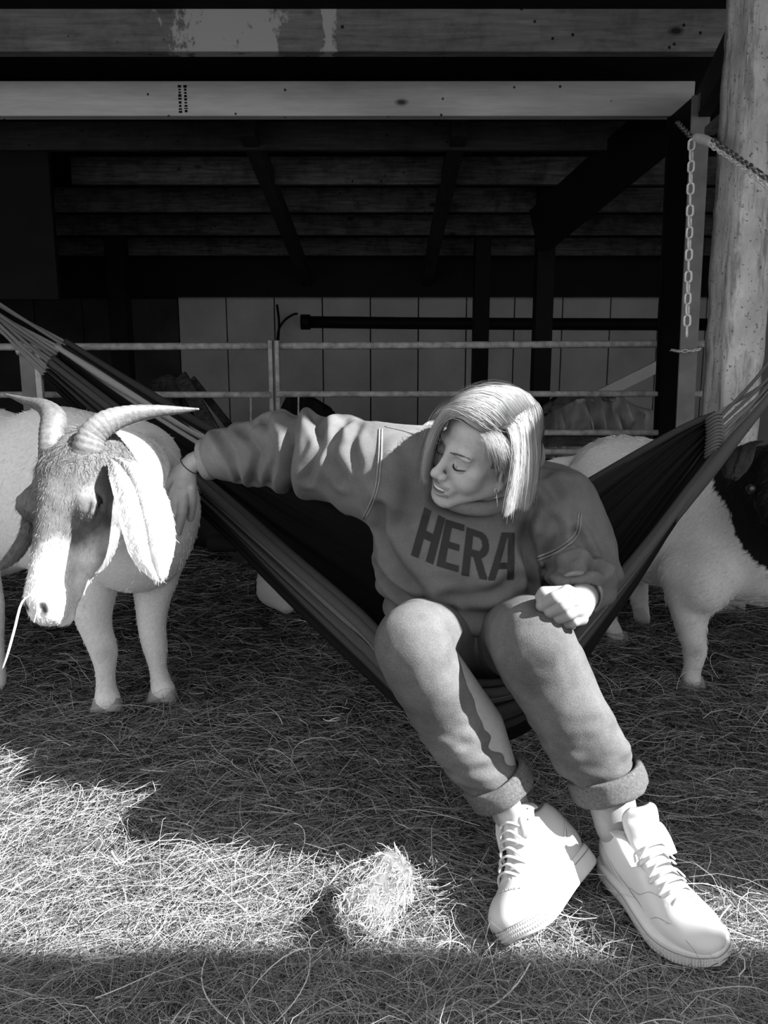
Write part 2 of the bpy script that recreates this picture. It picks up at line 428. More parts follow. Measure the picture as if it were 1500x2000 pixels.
# two front beams
def beam(name, yt, yb, yu, d, xl, xr, mat, label, tilt=0):
    a = P(xl, yb, d); b = P(xr, yb, d); z1 = P(750, yt, d)[2]
    root = box(name, (a[0], a[1], a[2]), (b[0], a[1]+.07, z1), mat, None, .004)
    tag(root, label, 'beam'); return root, a, b, z1
B1, a1, b1, t1 = beam('roof_beam', 15, 100, 108, 3.6, -1500, 1418, M['beam'], 'weathered upper roof beam with pale splashes along its face')
B2, a2, b2, t2 = beam('roof_beam', 162, 226, 235, 4.2, -1150, 1354, M['pine'], 'pale new pine roof beam below the weathered one')
# illegible lumber stamp on the pine beam
st = bmesh.new(); r = np.random.default_rng(5)
for col_ in range(2):
    yy = 170
    while yy < 222:
        hh = 2+3*r.random(); c = P(353+col_*11, yy+hh/2, 4.2); ww = .012+.008*r.random()
        bmesh.ops.create_cube(st, size=1, matrix=Matrix.Translation((c[0], a2[1]-.0006, c[2])) @ Matrix.Diagonal((ww, .001, hh/F*4.2, 1))); yy += hh+1.5+1.5*r.random()
tag(bm_obj('stamp', st, M['black'], B2), 'faded illegible ink stamp')
# side plate and short blocks towards the post
pl = obox('side_plate', P(1362, 225, 4.2), P(1440, 78, 3.0), .06, .16, M['darkwood'], roof)
for k, (x_, y_, d) in enumerate(((1372, 200, 4.0), (1400, 242, 3.7))):
    c = P(x_, y_, d); obox('block', P(x_-14, y_+14, d), P(x_+18, y_-14, d-.25), .05, .09-.05*k, M['beam'], roof)
# added crossbeam, out of view above the camera, to shade the nearest hay
zb = 2.7; yb_ = 1.12-.316*zb
cb = box('gate_lintel', (-5, yb_-.16, zb), (6, yb_, zb+.12), M['beam']); tag(cb, 'timber lintel over the yard entrance', 'beam')
for x_ in (-5, 5.85): box('lintel_post', (x_, yb_-.15, 0), (x_+.15, yb_-.01, zb), M['beam'], cb)

# ------------------------------------------------------------ columns
col = empty('steel_column', P(1340, 1000, 4.3)*[1, 1, 0]); tag(col, 'grey steel column with dark recessed side behind the hanging chain', 'column')
def xat(px, d): return (px-750)/F*d
ybf = 4.2; xl = xat(1336, 4.11); xr = xat(1371, 4.11)
box('front_flange', (xl, ybf, -.05), (xr, ybf+.012, a2[2]), M['column'], col, .002)
box('rear_flange', (xl-.002, ybf+.34, -.05), (xr, ybf+.352, a2[2]), M['black'], col, .002)
box('web', (xl+.01, ybf+.012, -.05), (xl+.022, ybf+.34, a2[2]), M['black'], col, 0)
tag(obox('knee_brace', P(1345, 199, 4.4), P(1052, 452, 5.6), .10, .32, M['black'], None), 'broad black diagonal brace under the roof left of the steel column', 'brace')  # brace made wider and black to include the shadow above it
col.rotation_euler = (0, -.02, 0)
cp = empty('concrete_post', P(1430, 1000, 2.85)*[1, 1, 0]); tag(cp, 'stained square concrete post holding the hammock cords', 'post')
d0 = 3.06; yf = 3.12; fl = xat(1427, d0); fr = xat(1490, d0)
def rough_post(name, lo, hi, mat, parent, amp, seed):
    lo = np.array(lo); hi = np.array(hi); n = 90; ring = 24; c = (lo+hi)/2; s = (hi-lo)/2
    th = np.linspace(0, 2*np.pi, ring, endpoint=False)+np.pi/4
    q = np.stack([np.cos(th), np.sin(th)], -1); q = q/np.abs(q).max(1)[:, None]; q = np.sign(q)*np.minimum(np.abs(q), .985)
    z = np.linspace(lo[2], hi[2], n)
    v = np.zeros((n, ring, 3)); v[..., 0] = c[0]+q[None, :, 0]*s[0]; v[..., 1] = c[1]+q[None, :, 1]*s[1]; v[..., 2] = z[:, None]
    o = (vn(v, 9, seed)-.5)*amp+(vn(v, 30, seed)-.5)*amp*.5; v[..., 0] += o*np.sign(q[None, :, 0]); v[..., 1] += o*np.sign(q[None, :, 1])*.5
    v = v.reshape(-1, 3); i = np.arange(n-1)[:, None]*ring; j = np.arange(ring)[None]
    f = np.stack([i+j, i+(j+1) % ring, i+ring+(j+1) % ring, i+ring+j], -1).reshape(-1, 4)
    return npmesh(name, v, f, mat, parent, False)
rough_post('shaft', (fl, yf, -.05), (fr+.02, yf+.22, 2.62), M['concrete'], cp, .012, 3)
cp.rotation_euler = (0, -.015, 0)
# chain wrapped round the steel column, hanging chain, and hammock chain
def torus_link(L, W, r, seg=6, n=20):
    th = np.linspace(0, 2*np.pi, n, endpoint=False); s = (L-W)/2
    cx = (W/2-r)*np.cos(th); cz = (W/2-r)*np.sin(th); cz = cz+np.sign(cz)*s
    path = np.stack([cx, 0*cx, cz], -1); t = unit(np.roll(path, -1, 0)-np.roll(path, 1, 0)); b = np.array([0, 1.0, 0]); a = np.cross(t, b)
    ph = np.linspace(0, 2*np.pi, seg, endpoint=False)
    v = (path[:, None]+r*(np.cos(ph)[None, :, None]*a[:, None]+np.sin(ph)[None, :, None]*b)).reshape(-1, 3)
    i = np.arange(n)[:, None]; j = np.arange(seg)[None]
    f = np.stack([i*seg+j, i*seg+(j+1) % seg, ((i+1) % n)*seg+(j+1) % seg, ((i+1) % n)*seg+j], -1).reshape(-1, 4)
    return v, f
def chain_thing(name, pts, L, W, r, mat, label, group=None, start=0, hang=None):
    pts = np.asarray(pts, float); root = empty(name, pts[-1]); tag(root, label, 'chain', group)
    seg = np.linalg.norm(np.diff(pts, axis=0), axis=1); cum = np.concatenate([[0], np.cumsum(seg)]); step = L-2*r
    v, f = torus_link(L, W, r); n = int(cum[-1]/step)
    me = None
    for k in range(n):
        s = (k+.5)*step; p = np.array([np.interp(s, cum, pts[:, a]) for a in range(3)])
        q = np.array([np.interp(min(s+.01, cum[-1]), cum, pts[:, a]) for a in range(3)])-np.array([np.interp(max(0, s-.01), cum, pts[:, a]) for a in range(3)])
        R = Vector(q).to_track_quat('Z', 'Y').to_matrix() @ Matrix.Rotation((k+start) % 2*math.pi/2+.5+.2*math.sin(k), 3, 'Z')
        if me is None:
            o = npmesh('link', v, f, mat, root); me = o.data
        else: o = bpy.data.objects.new('link', me); C.objects.link(o); o.parent = root
        o.matrix_parent_inverse = Matrix.Identity(4)
        M4 = R.to_4x4(); M4.translation = Vector(p-pts[-1]); o.matrix_basis = M4
    return root
chain_thing('hanging_chain', [P(1351, 272, 3.1), P(1346, 480, 3.1), P(1341, 676, 3.1)], .054, .033, .0048, M['chain'], 'pale steel chain hanging straight down before the grey column')
chain_thing('diagonal_chain', [P(1322, 238, 3.5), P(1350, 268, 3.2), P(1385, 276, 3.0)], .040, .024, .004, M['chain_dark'], 'short dark chain running up from the shackle to the roof')
sh = tube('shackle', [P(1358, 268, 3.1), P(1372, 272, 3.05), P(1396, 282, 2.95)], [.016, .02, .016], M['chain'], None, 8, 12)
tag(sh, 'steel barrel shackle joining the chains beside the post', 'shackle')
chain_thing('double_chain', [P(1392, 272, 2.95), P(1430, 300, 2.8), P(1470, 328, 2.62), P(1530, 372, 2.5)], .034, .022, .0036, M['chain_dark'], 'upper strand of dark chain crossing the concrete post')
chain_thing('double_chain', [P(1388, 284, 2.95), P(1430, 312, 2.8), P(1470, 342, 2.62), P(1530, 388, 2.5)], .034, .022, .0036, M['chain'], 'lower bright strand of chain crossing the concrete post', start=1)
chain_thing('column_chain', [P(1297, 681, 4.5), P(1326, 686, 4.06), P(1352, 685, 4.05), P(1372, 681, 4.12)], .034, .02, .003, M['chain'], 'thin chain wrapped around the grey column')

# ------------------------------------------------------------ gates of the pen
GD = 4.5
def gate(xs_, ups, rails, label, rods=()):
    g = empty('pen_gate', P(sum(xs_)/2, 1000, GD)*[1, 1, 0]); tag(g, label, 'gate')
    for (yl, yr, rr, l, r_) in rails:
        tube('rail', [P(l, yl, GD), P((l+r_)/2, (yl+yr)/2, GD), P(r_, yr, GD)], rr, M['galv'], g, 12, 12)
    for (px, wdt) in ups:
        a = P(px, 665, GD-.02); a0 = a.copy(); a0[2] = .02
        obox('upright', a0, a, wdt, .05, M['galv'], g, up=(0, 1, 0))
    for (px, y0, y1) in rods: tube('rod', [P(px, y0, GD), P(px, y1, GD)], .006, M['galv'], g, 4, 6)
    return g
gate((-700, 530), ((528, .024),), ((680, 676, .021, -700, 528), (771, 771, .019, -700, 528), (860, 860, .018, -700, 528), (930, 930, .018, -700, 528)), 'left galvanised pen gate seen behind the hammock', ((490, 775, 855),))
gate((540, 1300), ((541, .024), (1296, .03)), ((676, 671, .021, 541, 1420), (770, 769, .018, 541, 1400), (845, 845, .018, 541, 1400), (883, 882, .018, 541, 1400), (930, 930, .018, 541, 1400)), 'right galvanised pen gate seen above the woman\'s head', ((583, 775, 845),))
kb = box('kick_board', P(1000, 872, GD+.05)+[-2.6, 0, 0], P(1420, 848, GD+.05)+[0, .03, 0], M['oldwood']); tag(kb, 'horizontal timber board low behind the pen gate rails', 'board')
fb = box('feed_kerb', P(700, 990, 5.0)*[1,1,0]+[-4, 0, -.02], P(1500, 900, 5.0)+[0, .12, 0], M['panel_dark']); tag(fb, 'low stained kerb behind the pen gates', 'kerb')
# latch post at the left
lp = empty('latch_post', P(58, 1000, 4.2)*[1, 1, 0]); tag(lp, 'steel latch post with bright edge at the left pen gate', 'post')
a = P(36, 690, 4.2); b = P(66, 690, 4.2)
box('post_body', (a[0], a[1], 0), (b[0], a[1]+.1, a[2]), M['column'], lp, .004)
box('bright_edge', (b[0], a[1]-.01, 0), (b[0]+.034, a[1]+.02, a[2]+.01), M['galv_bright'], lp, .003)  # sunlight on the right edge, put into a brighter strip
tube('latch', [P(33, 688, 4.15), P(48, 685, 4.15), P(62, 689, 4.15)], .018, M['galv_bright'], lp, 8, 10)
tube('latch_pin', [P(41, 665, 4.15), P(41, 690, 4.15)], .009, M['galv_bright'], lp, 4, 8)

# ------------------------------------------------------------ things at the back wall
def post(px0, px1, d, label, y0=500):
    a = P(px0, 700, d); b = P(px1, 700, d); z = P(px0, y0, d)[2]
    o = box('timber_post', (a[0], a[1], -.05), (b[0], a[1]+(b[0]-a[0]), z), M['black']); tag(o, label, 'post'); return o
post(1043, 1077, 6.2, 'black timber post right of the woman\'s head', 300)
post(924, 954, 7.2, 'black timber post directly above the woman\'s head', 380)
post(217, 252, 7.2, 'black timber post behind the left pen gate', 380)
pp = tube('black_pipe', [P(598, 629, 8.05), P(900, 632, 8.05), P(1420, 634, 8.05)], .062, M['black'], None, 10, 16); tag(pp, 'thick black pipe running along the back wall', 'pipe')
tube('pipe_end', [P(588, 629, 8.05), P(606, 629, 8.05)], .078, M['black'], pp, 4, 16)
def cable(pts, r, label, mat='black'): return tag(tube('cable', [P(*q) for q in pts], r, M[mat], None, 40, 8), label, 'cable')
cable([(541, 670, 7.9), (546, 640, 7.9), (566, 618, 7.9), (600, 612, 8.1), (760, 612, 8.1), (930, 612, 8.1)], .012, 'thin black cable curving up and along above the thick pipe')
cable([(541, 595, 7.9), (545, 630, 7.9), (543, 670, 7.9)], .012, 'thin black cable dropping from the roof beside the double gate upright')
cable([(930, 600, 8.1), (1060, 592, 8.1), (1140, 588, 8.1), (1200, 598, 8.1), (1260, 592, 8.1), (1400, 582, 8.1)], .024, 'thick sagging black cable over the back wall')
cable([(960, 613, 8.2), (1130, 612, 8.2), (1420, 613, 8.2)], .006, 'thin grey wire stapled across the back wall', 'column')
dp = obox('leaning_plank', P(1055, 830, 6.0), P(1300, 708, 6.0), .09, .03, M['panel'], None, up=(0, 1, 0)); tag(dp, 'narrow pale plank leaning diagonally behind the right gate', 'plank')
# planks on the left
r = np.random.default_rng(11)
for k, (xa, ya, xb, yb, wd, lab) in enumerate(((352, 735, 420, 850, .11, 'broad old plank leaning rightmost in the left plank pile'), (322, 770, 345, 850, .10, 'upright pale plank standing in the left plank pile'),
        (300, 772, 362, 768, .07, 'short plank lying across the left plank pile'), (375, 740, 470, 860, .06, 'thin dark plank leaning beside the broad old plank'))):
    pa_ = P(xa, ya, 5.9+.15*k); pb_ = P(xb, yb, 5.6+.15*k); pb_ = pa_+(pb_-pa_)*(pa_[2]/(pa_[2]-pb_[2])) if abs(xb-xa) < 100 and abs(yb-ya) > 20 else pb_
    tag(obox('old_plank', pa_, pb_, wd, .03, M['oldwood'], None, up=(0, 1, 0)), lab, 'plank')
# tarpaulin heaps
def heap(name, outline, d, dep, mat, label, cat, seed, sag=.05):
    """cloth thrown over something: a height profile along x, rounded in depth, with creases"""
    pr = np.array([P(x_, y_, d) for x_, y_ in outline]); n, m = 60, 26
    xs_ = np.linspace(pr[0, 0], pr[-1, 0], n); zs_ = np.interp(xs_, pr[:, 0], pr[:, 2]); t = np.linspace(0, 1, m)
    V = np.zeros((n, m, 3)); y0 = pr[0, 1]
    for j, tt in enumerate(t):
        a_ = tt*np.pi
        V[:, j, 0] = xs_; V[:, j, 1] = y0+dep*.5*(1-np.cos(a_)); V[:, j, 2] = zs_*np.clip(np.sin(a_)*1.6, 0, 1)**.6
    cr = np.abs(vn(V, 8, seed)-.5)*2; cr2 = np.abs(vn(V, 18, seed)-.5)*2
    V[..., 1] -= (1-cr)**3*sag*1.6+(1-cr2)**3*sag*.6; V[..., 2] -= (1-cr)**3*sag*.3
    V[..., 2] = np.maximum(V[..., 2], -.02)
    i = (np.arange(n-1)[:, None]*m+np.arange(m-1)[None]).ravel()
    return tag(npmesh(name, V.reshape(-1, 3), np.stack([i, i+m, i+m+1, i+1], -1), mat), label, cat)
heap('tarpaulin', [(1062, 838), (1080, 800), (1120, 775), (1160, 768), (1210, 770), (1240, 790), (1290, 802), (1310, 830)], 5.6, .7, M['tarp'], 'grey tarpaulin draped over a heap behind the right gate', 'tarpaulin', 3, .16)
heap('dark_cover', [(545, 800), (560, 772), (600, 772), (640, 800), (670, 835)], 5.8, .5, M['blackboard'], 'dark cloth cover hanging behind the middle rail', 'cover', 9)
heap('old_sack', [(270, 800), (300, 740), (330, 730), (352, 740), (370, 800)], 6.2, .4, M['oldwood'], 'old sack lying on the left plank pile', 'sack', 5)

# ------------------------------------------------------------ hay
def hmat(name, g):
    m, t, b = nt(name); a = t.nodes.new('ShaderNodeAttribute'); a.attribute_name = 'tone'
    t.links.new(mul(t, g, a.outputs['Fac']), b.inputs['Base Color']); b.inputs['Roughness'].default_value = .55
    b.inputs['Specular IOR Level'].default_value = .35
    return m
M['hay'] = hmat('dry_hay', 1.0)
HN = 156000
def hay_paths(x, y, n, L0, L1, up, seed, S=5, zf=None):
    r = np.random.default_rng(seed)
    L = L0+(L1-L0)*r.random(n)**1.6
    p2 = np.stack([x, y, np.zeros(n)], -1)
    az = vn(p2, 3.0, 5)*9+r.normal(size=n)*1.0; az = np.where(r.random(n) < .45, r.random(n)*6.28, az)
    curv = r.normal(size=n)*1.5; c2 = r.normal(size=n)*1.2
    s = np.linspace(0, 1, S); st = L[:, None]/(S-1)
    ang = az[:, None]+curv[:, None]*s+c2[:, None]*s**2
    pit = r.normal(size=n)*.22
    lift = np.where(r.random(n) < up, .4+.6*r.random(n), 0)
    pitch = pit[:, None]*(1-2*s)+lift[:, None]*(1-1.7*s)
    dx = np.cos(ang)*np.cos(pitch)*st; dy = np.sin(ang)*np.cos(pitch)*st; dz = np.sin(pitch)*st
    z0 = (gh(x, y) if zf is None else zf(x, y))+.028*r.random(n)**1.5+.002
    X_ = x[:, None]+np.cumsum(dx, 1)-dx; Y_ = y[:, None]+np.cumsum(dy, 1)-dy; Z_ = z0[:, None]+np.cumsum(dz, 1)-dz
    Z_ = np.maximum(Z_, (gh(X_, Y_) if zf is None else 0)+.001)
    return np.stack([X_, Y_, Z_], -1)
r = np.random.default_rng(21)
u = r.random(HN); y = 1/(1/.82*(1-u)+u/4.9); x = (r.random(HN)*2-1)*(.58*y+.28)
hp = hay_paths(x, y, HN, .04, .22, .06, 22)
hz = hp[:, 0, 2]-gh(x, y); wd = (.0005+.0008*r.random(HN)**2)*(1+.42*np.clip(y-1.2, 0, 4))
tone = np.clip((.016+.37*np.clip(hz/.030, 0, 1)**1.3)*(1+.25*r.normal(size=HN)), .04, .85)  # dirty lower strands, deepened further to put the gaps' shade into tone
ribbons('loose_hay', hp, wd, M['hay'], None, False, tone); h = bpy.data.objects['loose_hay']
nl = 800; u = r.random(nl); y = 1/(1/.85*(1-u)+u/4.0); x = (r.random(nl)*2-1)*(.56*y+.2)
lp_ = hay_paths(x, y, nl, .07, .24, .30, 44, S=10); lp_[..., 2] += .012
ribbons('long_stalks', lp_, .0010+.0014*r.random(nl)**2, M['hay'], h, False, np.clip(.42+.15*r.normal(size=nl), .1, .8))
tag(h, 'loose dry hay strewn over the whole barn floor', 'hay', kind='stuff')
# ------------------------------------------------------------ goats
BR = np.array([[1, 0, 0], [0, sT, -cT], [0, cT, sT]])   # columns: right, up, towards the viewer at the photo's angle
def cdir(r, u, b): return BR @ np.array([r, u, b], float)
M['fur'] = hmat('goat_hair', 1.0)
def skinmat(name, rough=.6, bmp=.15, s=60, spec=.3):
    m, t, b = nt(name); a = t.nodes.new('ShaderNodeAttribute'); a.attribute_name = 'tone'; co = texco(t)
    n = noise(t, co, s, 5); t.links.new(mul(t, a.outputs['Fac'], ramp(t, n, [(.3, .88), (.7, 1.06)])), b.inputs['Base Color'])
    b.inputs['Roughness'].default_value = rough; b.inputs['Specular IOR Level'].default_value = spec; bump(t, b, n, bmp, .003); return m
M['hide'] = skinmat('goat_hide', .85, .3, 120, .1)
M['horn'] = skinmat('goat_horn', .4, .2, 70, .5)
def horn_mat():
    m, t, b = nt('ringed_horn'); a = t.nodes.new('ShaderNodeAttribute'); a.attribute_name = 'tone'
    r_ = ramp(t, noise(t, texco(t), 90, 6, .7), [(.3, .6), (.6, 1.1)])
    t.links.new(mul(t, a.outputs['Fac'], r_), b.inputs['Base Color']); b.inputs['Roughness'].default_value = .45
    bump(t, b, noise(t, texco(t), 120, 3), .35, .003); return m
M['horn'] = horn_mat()
M['hoof'] = plain('hoof', .28, .6, .4, 30)
M['eye'] = plain('wet_dark_eye', .02, .1, .1, 5, 0, .6)
M['straw'] = plain('bright_straw', .7, .5, .1, 20, 0)
def bez(t, a, b, c): return a*(1-t)**2+2*b*t*(1-t)+c*t*t

# ---- left goat
g1 = empty('goat', P(260, 1375, 2.27)*[1, 1, 0]); tag(g1, 'white goat with brown face and two curved horns beside the hammock', 'goat')
HA = unit(cdir(-.13, -.95, .22)); HN_ = cdir(-.30, .2, .93); HN_ = unit(HN_-HN_@HA*HA); HX = np.cross(HN_, HA); HX = HX if HX[0] > 0 else -HX
HO = P(126, 868, 1.44); HS = 1.06
def hl(x, a, n): return HO+HS*(x*1.15*HX+a*HA+n*HN_)
HX = HX
RH = np.stack([HX, HA, HN_], 1)
fd = Field(HO-[.22, .3, .42], HO+[.22, .25, .12], .0028)
E = lambda x, a, n, r, k=.02, neg=False: fd.ell(hl(x, a, n), np.array(r)*HS*[1.15, 1, 1], RH, k, neg)
E(0, .055, -.06, (.066, .075, .062)); E(0, .035, -.022, (.046, .045, .030), .03); E(0, .09, -.02, (.05, .055, .022), .03)
for s_ in (-1, 1):
    E(s_*.054, .105, -.034, (.020, .030, .028), .02)
    E(s_*.036, .145, -.085, (.028, .065, .045), .03)
    E(s_*.05, .092, -.018, (.018, .012, .012), .012)
fd.cone(hl(0, .08, -.045), hl(0, .262, -.040),   .052*HS, .029*HS, .02, ax=HX, fl=.92)
fd.cone(hl(0, .10, -.012), hl(0, .235, -.022), .020*HS, .016*HS, .03)
E(0, .268, -.046, (.034, .034, .035), .02); E(0, .294, -.056, (.027, .020, .026), .018)
fd.cone(hl(0, .12, -.115), hl(0, .265, -.088), .046*HS, .024*HS, .03); E(0, .292, -.090, (.022, .018, .018), .012)
for s_ in (-1, 1):   # nostrils, mouth, lids
    fd.chain([hl(s_*.010, .300, -.026), hl(s_*.018, .286, -.014), hl(s_*.027, .272, -.014)], np.array([.004, .0065, .0045])*HS, .004, neg=True)
    fd.chain([hl(0, .318, -.072), hl(s_*.02, .308, -.072), hl(s_*.036, .275, -.078), hl(s_*.04, .25, -.083)], np.array([.0025]*4), .004, neg=True)
    E(s_*.0685, .094, -.026, (.010, .016, .011), .006, True)
    fd.chain([hl(s_*.064, .090, -.018), hl(s_*.071, .100, -.012), hl(s_*.070, .118, -.014), hl(s_*.062, .128, -.022)], [.004, .0055, .005, .004], .006)
    fd.chain([hl(s_*.064, .090, -.020), hl(s_*.070, .104, -.038), hl(s_*.063, .125, -.034)], [.004, .005, .004], .006)
    fd.chain([hl(s_*.05, .14, -.03), hl(s_*.043, .16, -.034), hl(s_*.04, .19, -.04)], [.002, .004, .002], .012, neg=True)
fd.cone(hl(0, .0, -.08), hl(0, .05, -.19), .065, .07, .04)
hv, hf = fd.mesh(1)
def head_tone(p):
    q = (p-HO)@RH/HS; x, a, n = q[:, 0], q[:, 1], q[:, 2]
    w1 = fbm(p, 26, 3); nz = (w1-.5)
    snout = np.clip((a-.17+nz*.1+np.abs(x)*.6)/.07, 0, 1)
    t_ = .09+.08*fbm(p, 60, 2); bridge = np.clip(1-np.abs(x+.002)/.018, 0, 1)*np.clip((a-.03)/.1, 0, 1); t_ = t_+.08*bridge*(w1)
    t_ = t_+.10*np.clip(1-np.hypot(x-.062, a-.09)/.03, 0, 1)
    t_ = t_*(1-snout)+.74*snout
    neck = np.clip((-n-.13)/.03, 0, 1); t_ = t_*(1-neck)+.78*neck
    nose = np.clip(1-np.hypot((np.abs(x)-.019)/.009, (a-.286)/.013), 0, .5)*2*np.clip((n+.05)/.02, 0, 1); return np.maximum(.03, t_*(1-.9*nose))
# body
bd = Field([-2.3, 1.35, -.02], [-.35, 3.0, 1.2], .009)
nk = [hl(.0, .06, -.17), P(225, 925, 1.78), P(262, 985, 2.05)]
bd.chain(nk, [.078, .11, .165], .05, sub=3)
bd.ell(P(262, 1015, 2.12), (.165, .17, .205), None, .06)
bd.ell(P(240, 905, 2.2), (.16, .2, .13), None, .06)
bd.ell(P(120, 960, 2.22), (.24, .2, .245), None, .06)
bd.ell(P(-60, 962, 2.30), (.34, .21, .262), None, .06)
bd.ell(P(-300, 965, 2.42), (.28, .2, .24), None, .06)
LF = P(212, 1392, 2.29); RF_ = P(322, 1362, 2.36)
bd.chain([P(185, 1100, 2.16), P(180, 1185, 2.19), P(190, 1235, 2.21), P(203, 1272, 2.23), P(206, 1315, 2.25), P(208, 1350, 2.27), P(210, 1368, 2.27)], [.082, .058, .044, .040, .028, .032, .040], .02, sub=2)
bd.chain([P(305, 1090, 2.22), P(298, 1170, 2.25), P(297, 1225, 2.27), P(303, 1262, 2.29), P(308, 1300, 2.31), P(314, 1332, 2.33), P(318, 1346, 2.33)], [.085, .052, .041, .038, .027, .031, .038], .02, sub=2)
bd.chain([P(-60, 1080, 2.2), P(-20, 1180, 2.2), P(-12, 1250, 2.25), P(-8, 1330, 2.3)], [.07, .04, .028, .03], .02, sub=2)
bd.chain([P(-330, 1020, 2.45), P(-350, 1150, 2.5), P(-310, 1210, 2.5), P(-330, 1330, 2.5)], [.13, .06, .035, .03], .03, sub=2)
bv, bf = bd.mesh(2)
bone = np.abs(bv[:, 0]+0)*0
btone = lambda p: np.where((np.hypot((proj_ := (750+1500*p[:, 0]/np.maximum(.2, (p-CAM)@np.array([0, cT, -sT]))))-292, 1000-1500*((p-CAM)@np.array([0, sT, cT]))/np.maximum(.2, (p-CAM)@np.array([0, cT, -sT]))-862) < 26) & (p[:, 2] > .85), .25, .76)
def btone(p):
    c0 = P(292, 866, 2.05); d_ = np.linalg.norm((p-c0)*[1, .5, 1], axis=1)
    k1 = P(205, 1275, 2.2); return .76-.5*np.clip(1-d_/.05, 0, 1)*(fbm(p, 40)+.3)-.25*np.clip(1-np.linalg.norm(p-k1, axis=1)/.035, 0, 1)
allv = np.vstack([bv, hv]); allf = np.vstack([bf, hf+len(bv)])
body1 = npmesh('body', allv, allf, M['hide'], g1, True, np.concatenate([btone(bv), head_tone(hv)]))
# hooves
def hooves(root, p, yaw, r=.03):
    for s_ in (-1, 1):
        c = np.array(p)+np.array([math.cos(yaw), math.sin(yaw), 0])*s_*r*.5; f_ = np.array([math.sin(yaw), -math.cos(yaw), 0])
        tube('hoof', [c+[0, 0, .030], c+f_*.008+[0, 0, .012], c+f_*.018+[0, 0, -.006]], [r*.6, r*.72, r*.8], M['hoof'], root, 6, 10)
hooves(g1, [*P(211, 1376, 2.27)[:2], .012], .1, .037); hooves(g1, [*P(319, 1352, 2.33)[:2], .012], 0, .037)
# eyes
for s_ in (-1, 1):
    bm = bmesh.new(); bmesh.ops.create_uvsphere(bm, u_segments=16, v_segments=10, radius=.0125*HS, matrix=Matrix.Translation(hl(s_*.0605, .094, -.027)))
    bm_obj('eye', bm, M['eye'], g1, True)
# horns
def horn(pts, rs, tones, name='horn'):
    q = crom([[*P(a, b, c), r_] for (a, b, c), r_ in zip(pts, rs)], 70); s_ = np.linspace(0, 1, 70)
    rr = q[:, 3]*(1+.045*np.sin(s_*150)*(1-s_)**.5)
    return tube(name, q[:, :3], rr, M['horn'], g1, 70, 22, .8, col=tones, smooth_path=False)
k_ = 1.44/1500
horn([(158, 905, 1.47), (170, 880, 1.45), (182, 848, 1.45), (210, 825, 1.46), (252, 811, 1.48), (306, 803, 1.50), (355, 801, 1.52), (389, 799, 1.53)], np.array([30, 32, 29, 26.5, 21, 13.5, 7.5, 2.0])*k_, [.12, .17, .17, .16, .14, .14])
horn([(98, 905, 1.48), (98, 880, 1.46), (101, 845, 1.47), (105, 815, 1.49), (86, 794, 1.52), (50, 783, 1.55), (10, 770, 1.58)], np.array([22, 22, 24, 25, 19, 11, 2.2])*k_, [.12, .14, .12, .10, .1])
# ears
def ear(center, halfw, fold, name, tone0, tone1, cup=.35, wdir=None, thick=.004):
    n, m = 46, 25; c = crom([P(*q) for q in center], n); hw = crom(np.array(halfw)[:, None], n)[:, 0]
    t = unit(np.gradient(c, axis=0)); W = np.array(wdir) if wdir is not None else cdir(1, 0, 0)
    W = W[None]-(t@W)[:, None]*t; W = unit(W); Nn = unit(np.cross(t, W)); 
    if (Nn@cdir(0, 0, 1)).mean() < 0: Nn = -Nn
    u = np.linspace(-1, 1, m); s_ = np.linspace(0, 1, n)
    prof = cup*(1-u**2)+.16*np.exp(-((u-fold)/.12)**2)*-1+.05*np.sin(u*9)
    top = c[:, None]+(hw[:, None]*u)[..., None]*W[:, None]+(hw[:, None]*prof[None])[..., None]*Nn[:, None]
    bot = top-Nn[:, None]*thick*(1-u**6)[None, :, None]
    V = np.concatenate([top.reshape(-1, 3), bot.reshape(-1, 3)]); i = (np.arange(n-1)[:, None]*m+np.arange(m-1)[None]).ravel()
    f1 = np.stack([i, i+m, i+m+1, i+1], -1); f2 = f1[:, ::-1]+n*m
    e = np.concatenate([np.arange(m), np.arange(1, n)*m+m-1, (n-1)*m+np.arange(m-2, -1, -1), np.arange(n-2, 0, -1)*m])
    e2 = np.roll(e, -1); f3 = np.stack([e, e2, e2+n*m, e+n*m], -1); f = np.vstack([f1, f2, f3])
    def tn(p):
        d_ = np.linalg.norm(p[:, None]-c[None, ::3], axis=2); k2 = d_.argmin(1)*3; s2 = k2/(n-1)
        uu = ((p-c[k2])*W[k2]).sum(1)/hw[k2]
        st_ = .45*np.exp(-((uu-fold)/.1)**2)+.3*np.exp(-((uu-.45)/.08)**2)*(s2 < .7)+.3*np.exp(-((uu+.2)/.08)**2)*(s2 < .6)
        return np.clip((tone0*(1-np.clip((s2-.1)/.35, 0, 1))+tone1*np.clip((s2-.1)/.35, 0, 1))*(1-st_*fbm(p, 50)*1.4), .05, 1)
    o = npmesh(name, V, f, M['hide'], g1, True, tn(V)); T_ = t.mean(0)
    fur('ear_hair', V, f1, 5200, .011, M['fur'], o, lambda p: np.tile(T_, (len(p), 1)), .0008, col=tn, lift=.3)
    return o
ear([(222, 898, 1.44), (245, 918, 1.42), (272, 965, 1.39), (290, 1030, 1.37), (300, 1085, 1.36), (313, 1131, 1.36)], [.014, .032, .044, .045, .036, .012], -.1, 'ear', .26, .80, wdir=cdir(.93, .05, -.3))
ear([(70, 968, 1.50), (62, 1005, 1.49), (52, 1045, 1.48), (22, 1090, 1.48), (-14, 1112, 1.48)], [.014, .02, .02, .018, .010], .3, 'ear', .12, .2, cup=.5, wdir=cdir(.35, -.1, -.9))
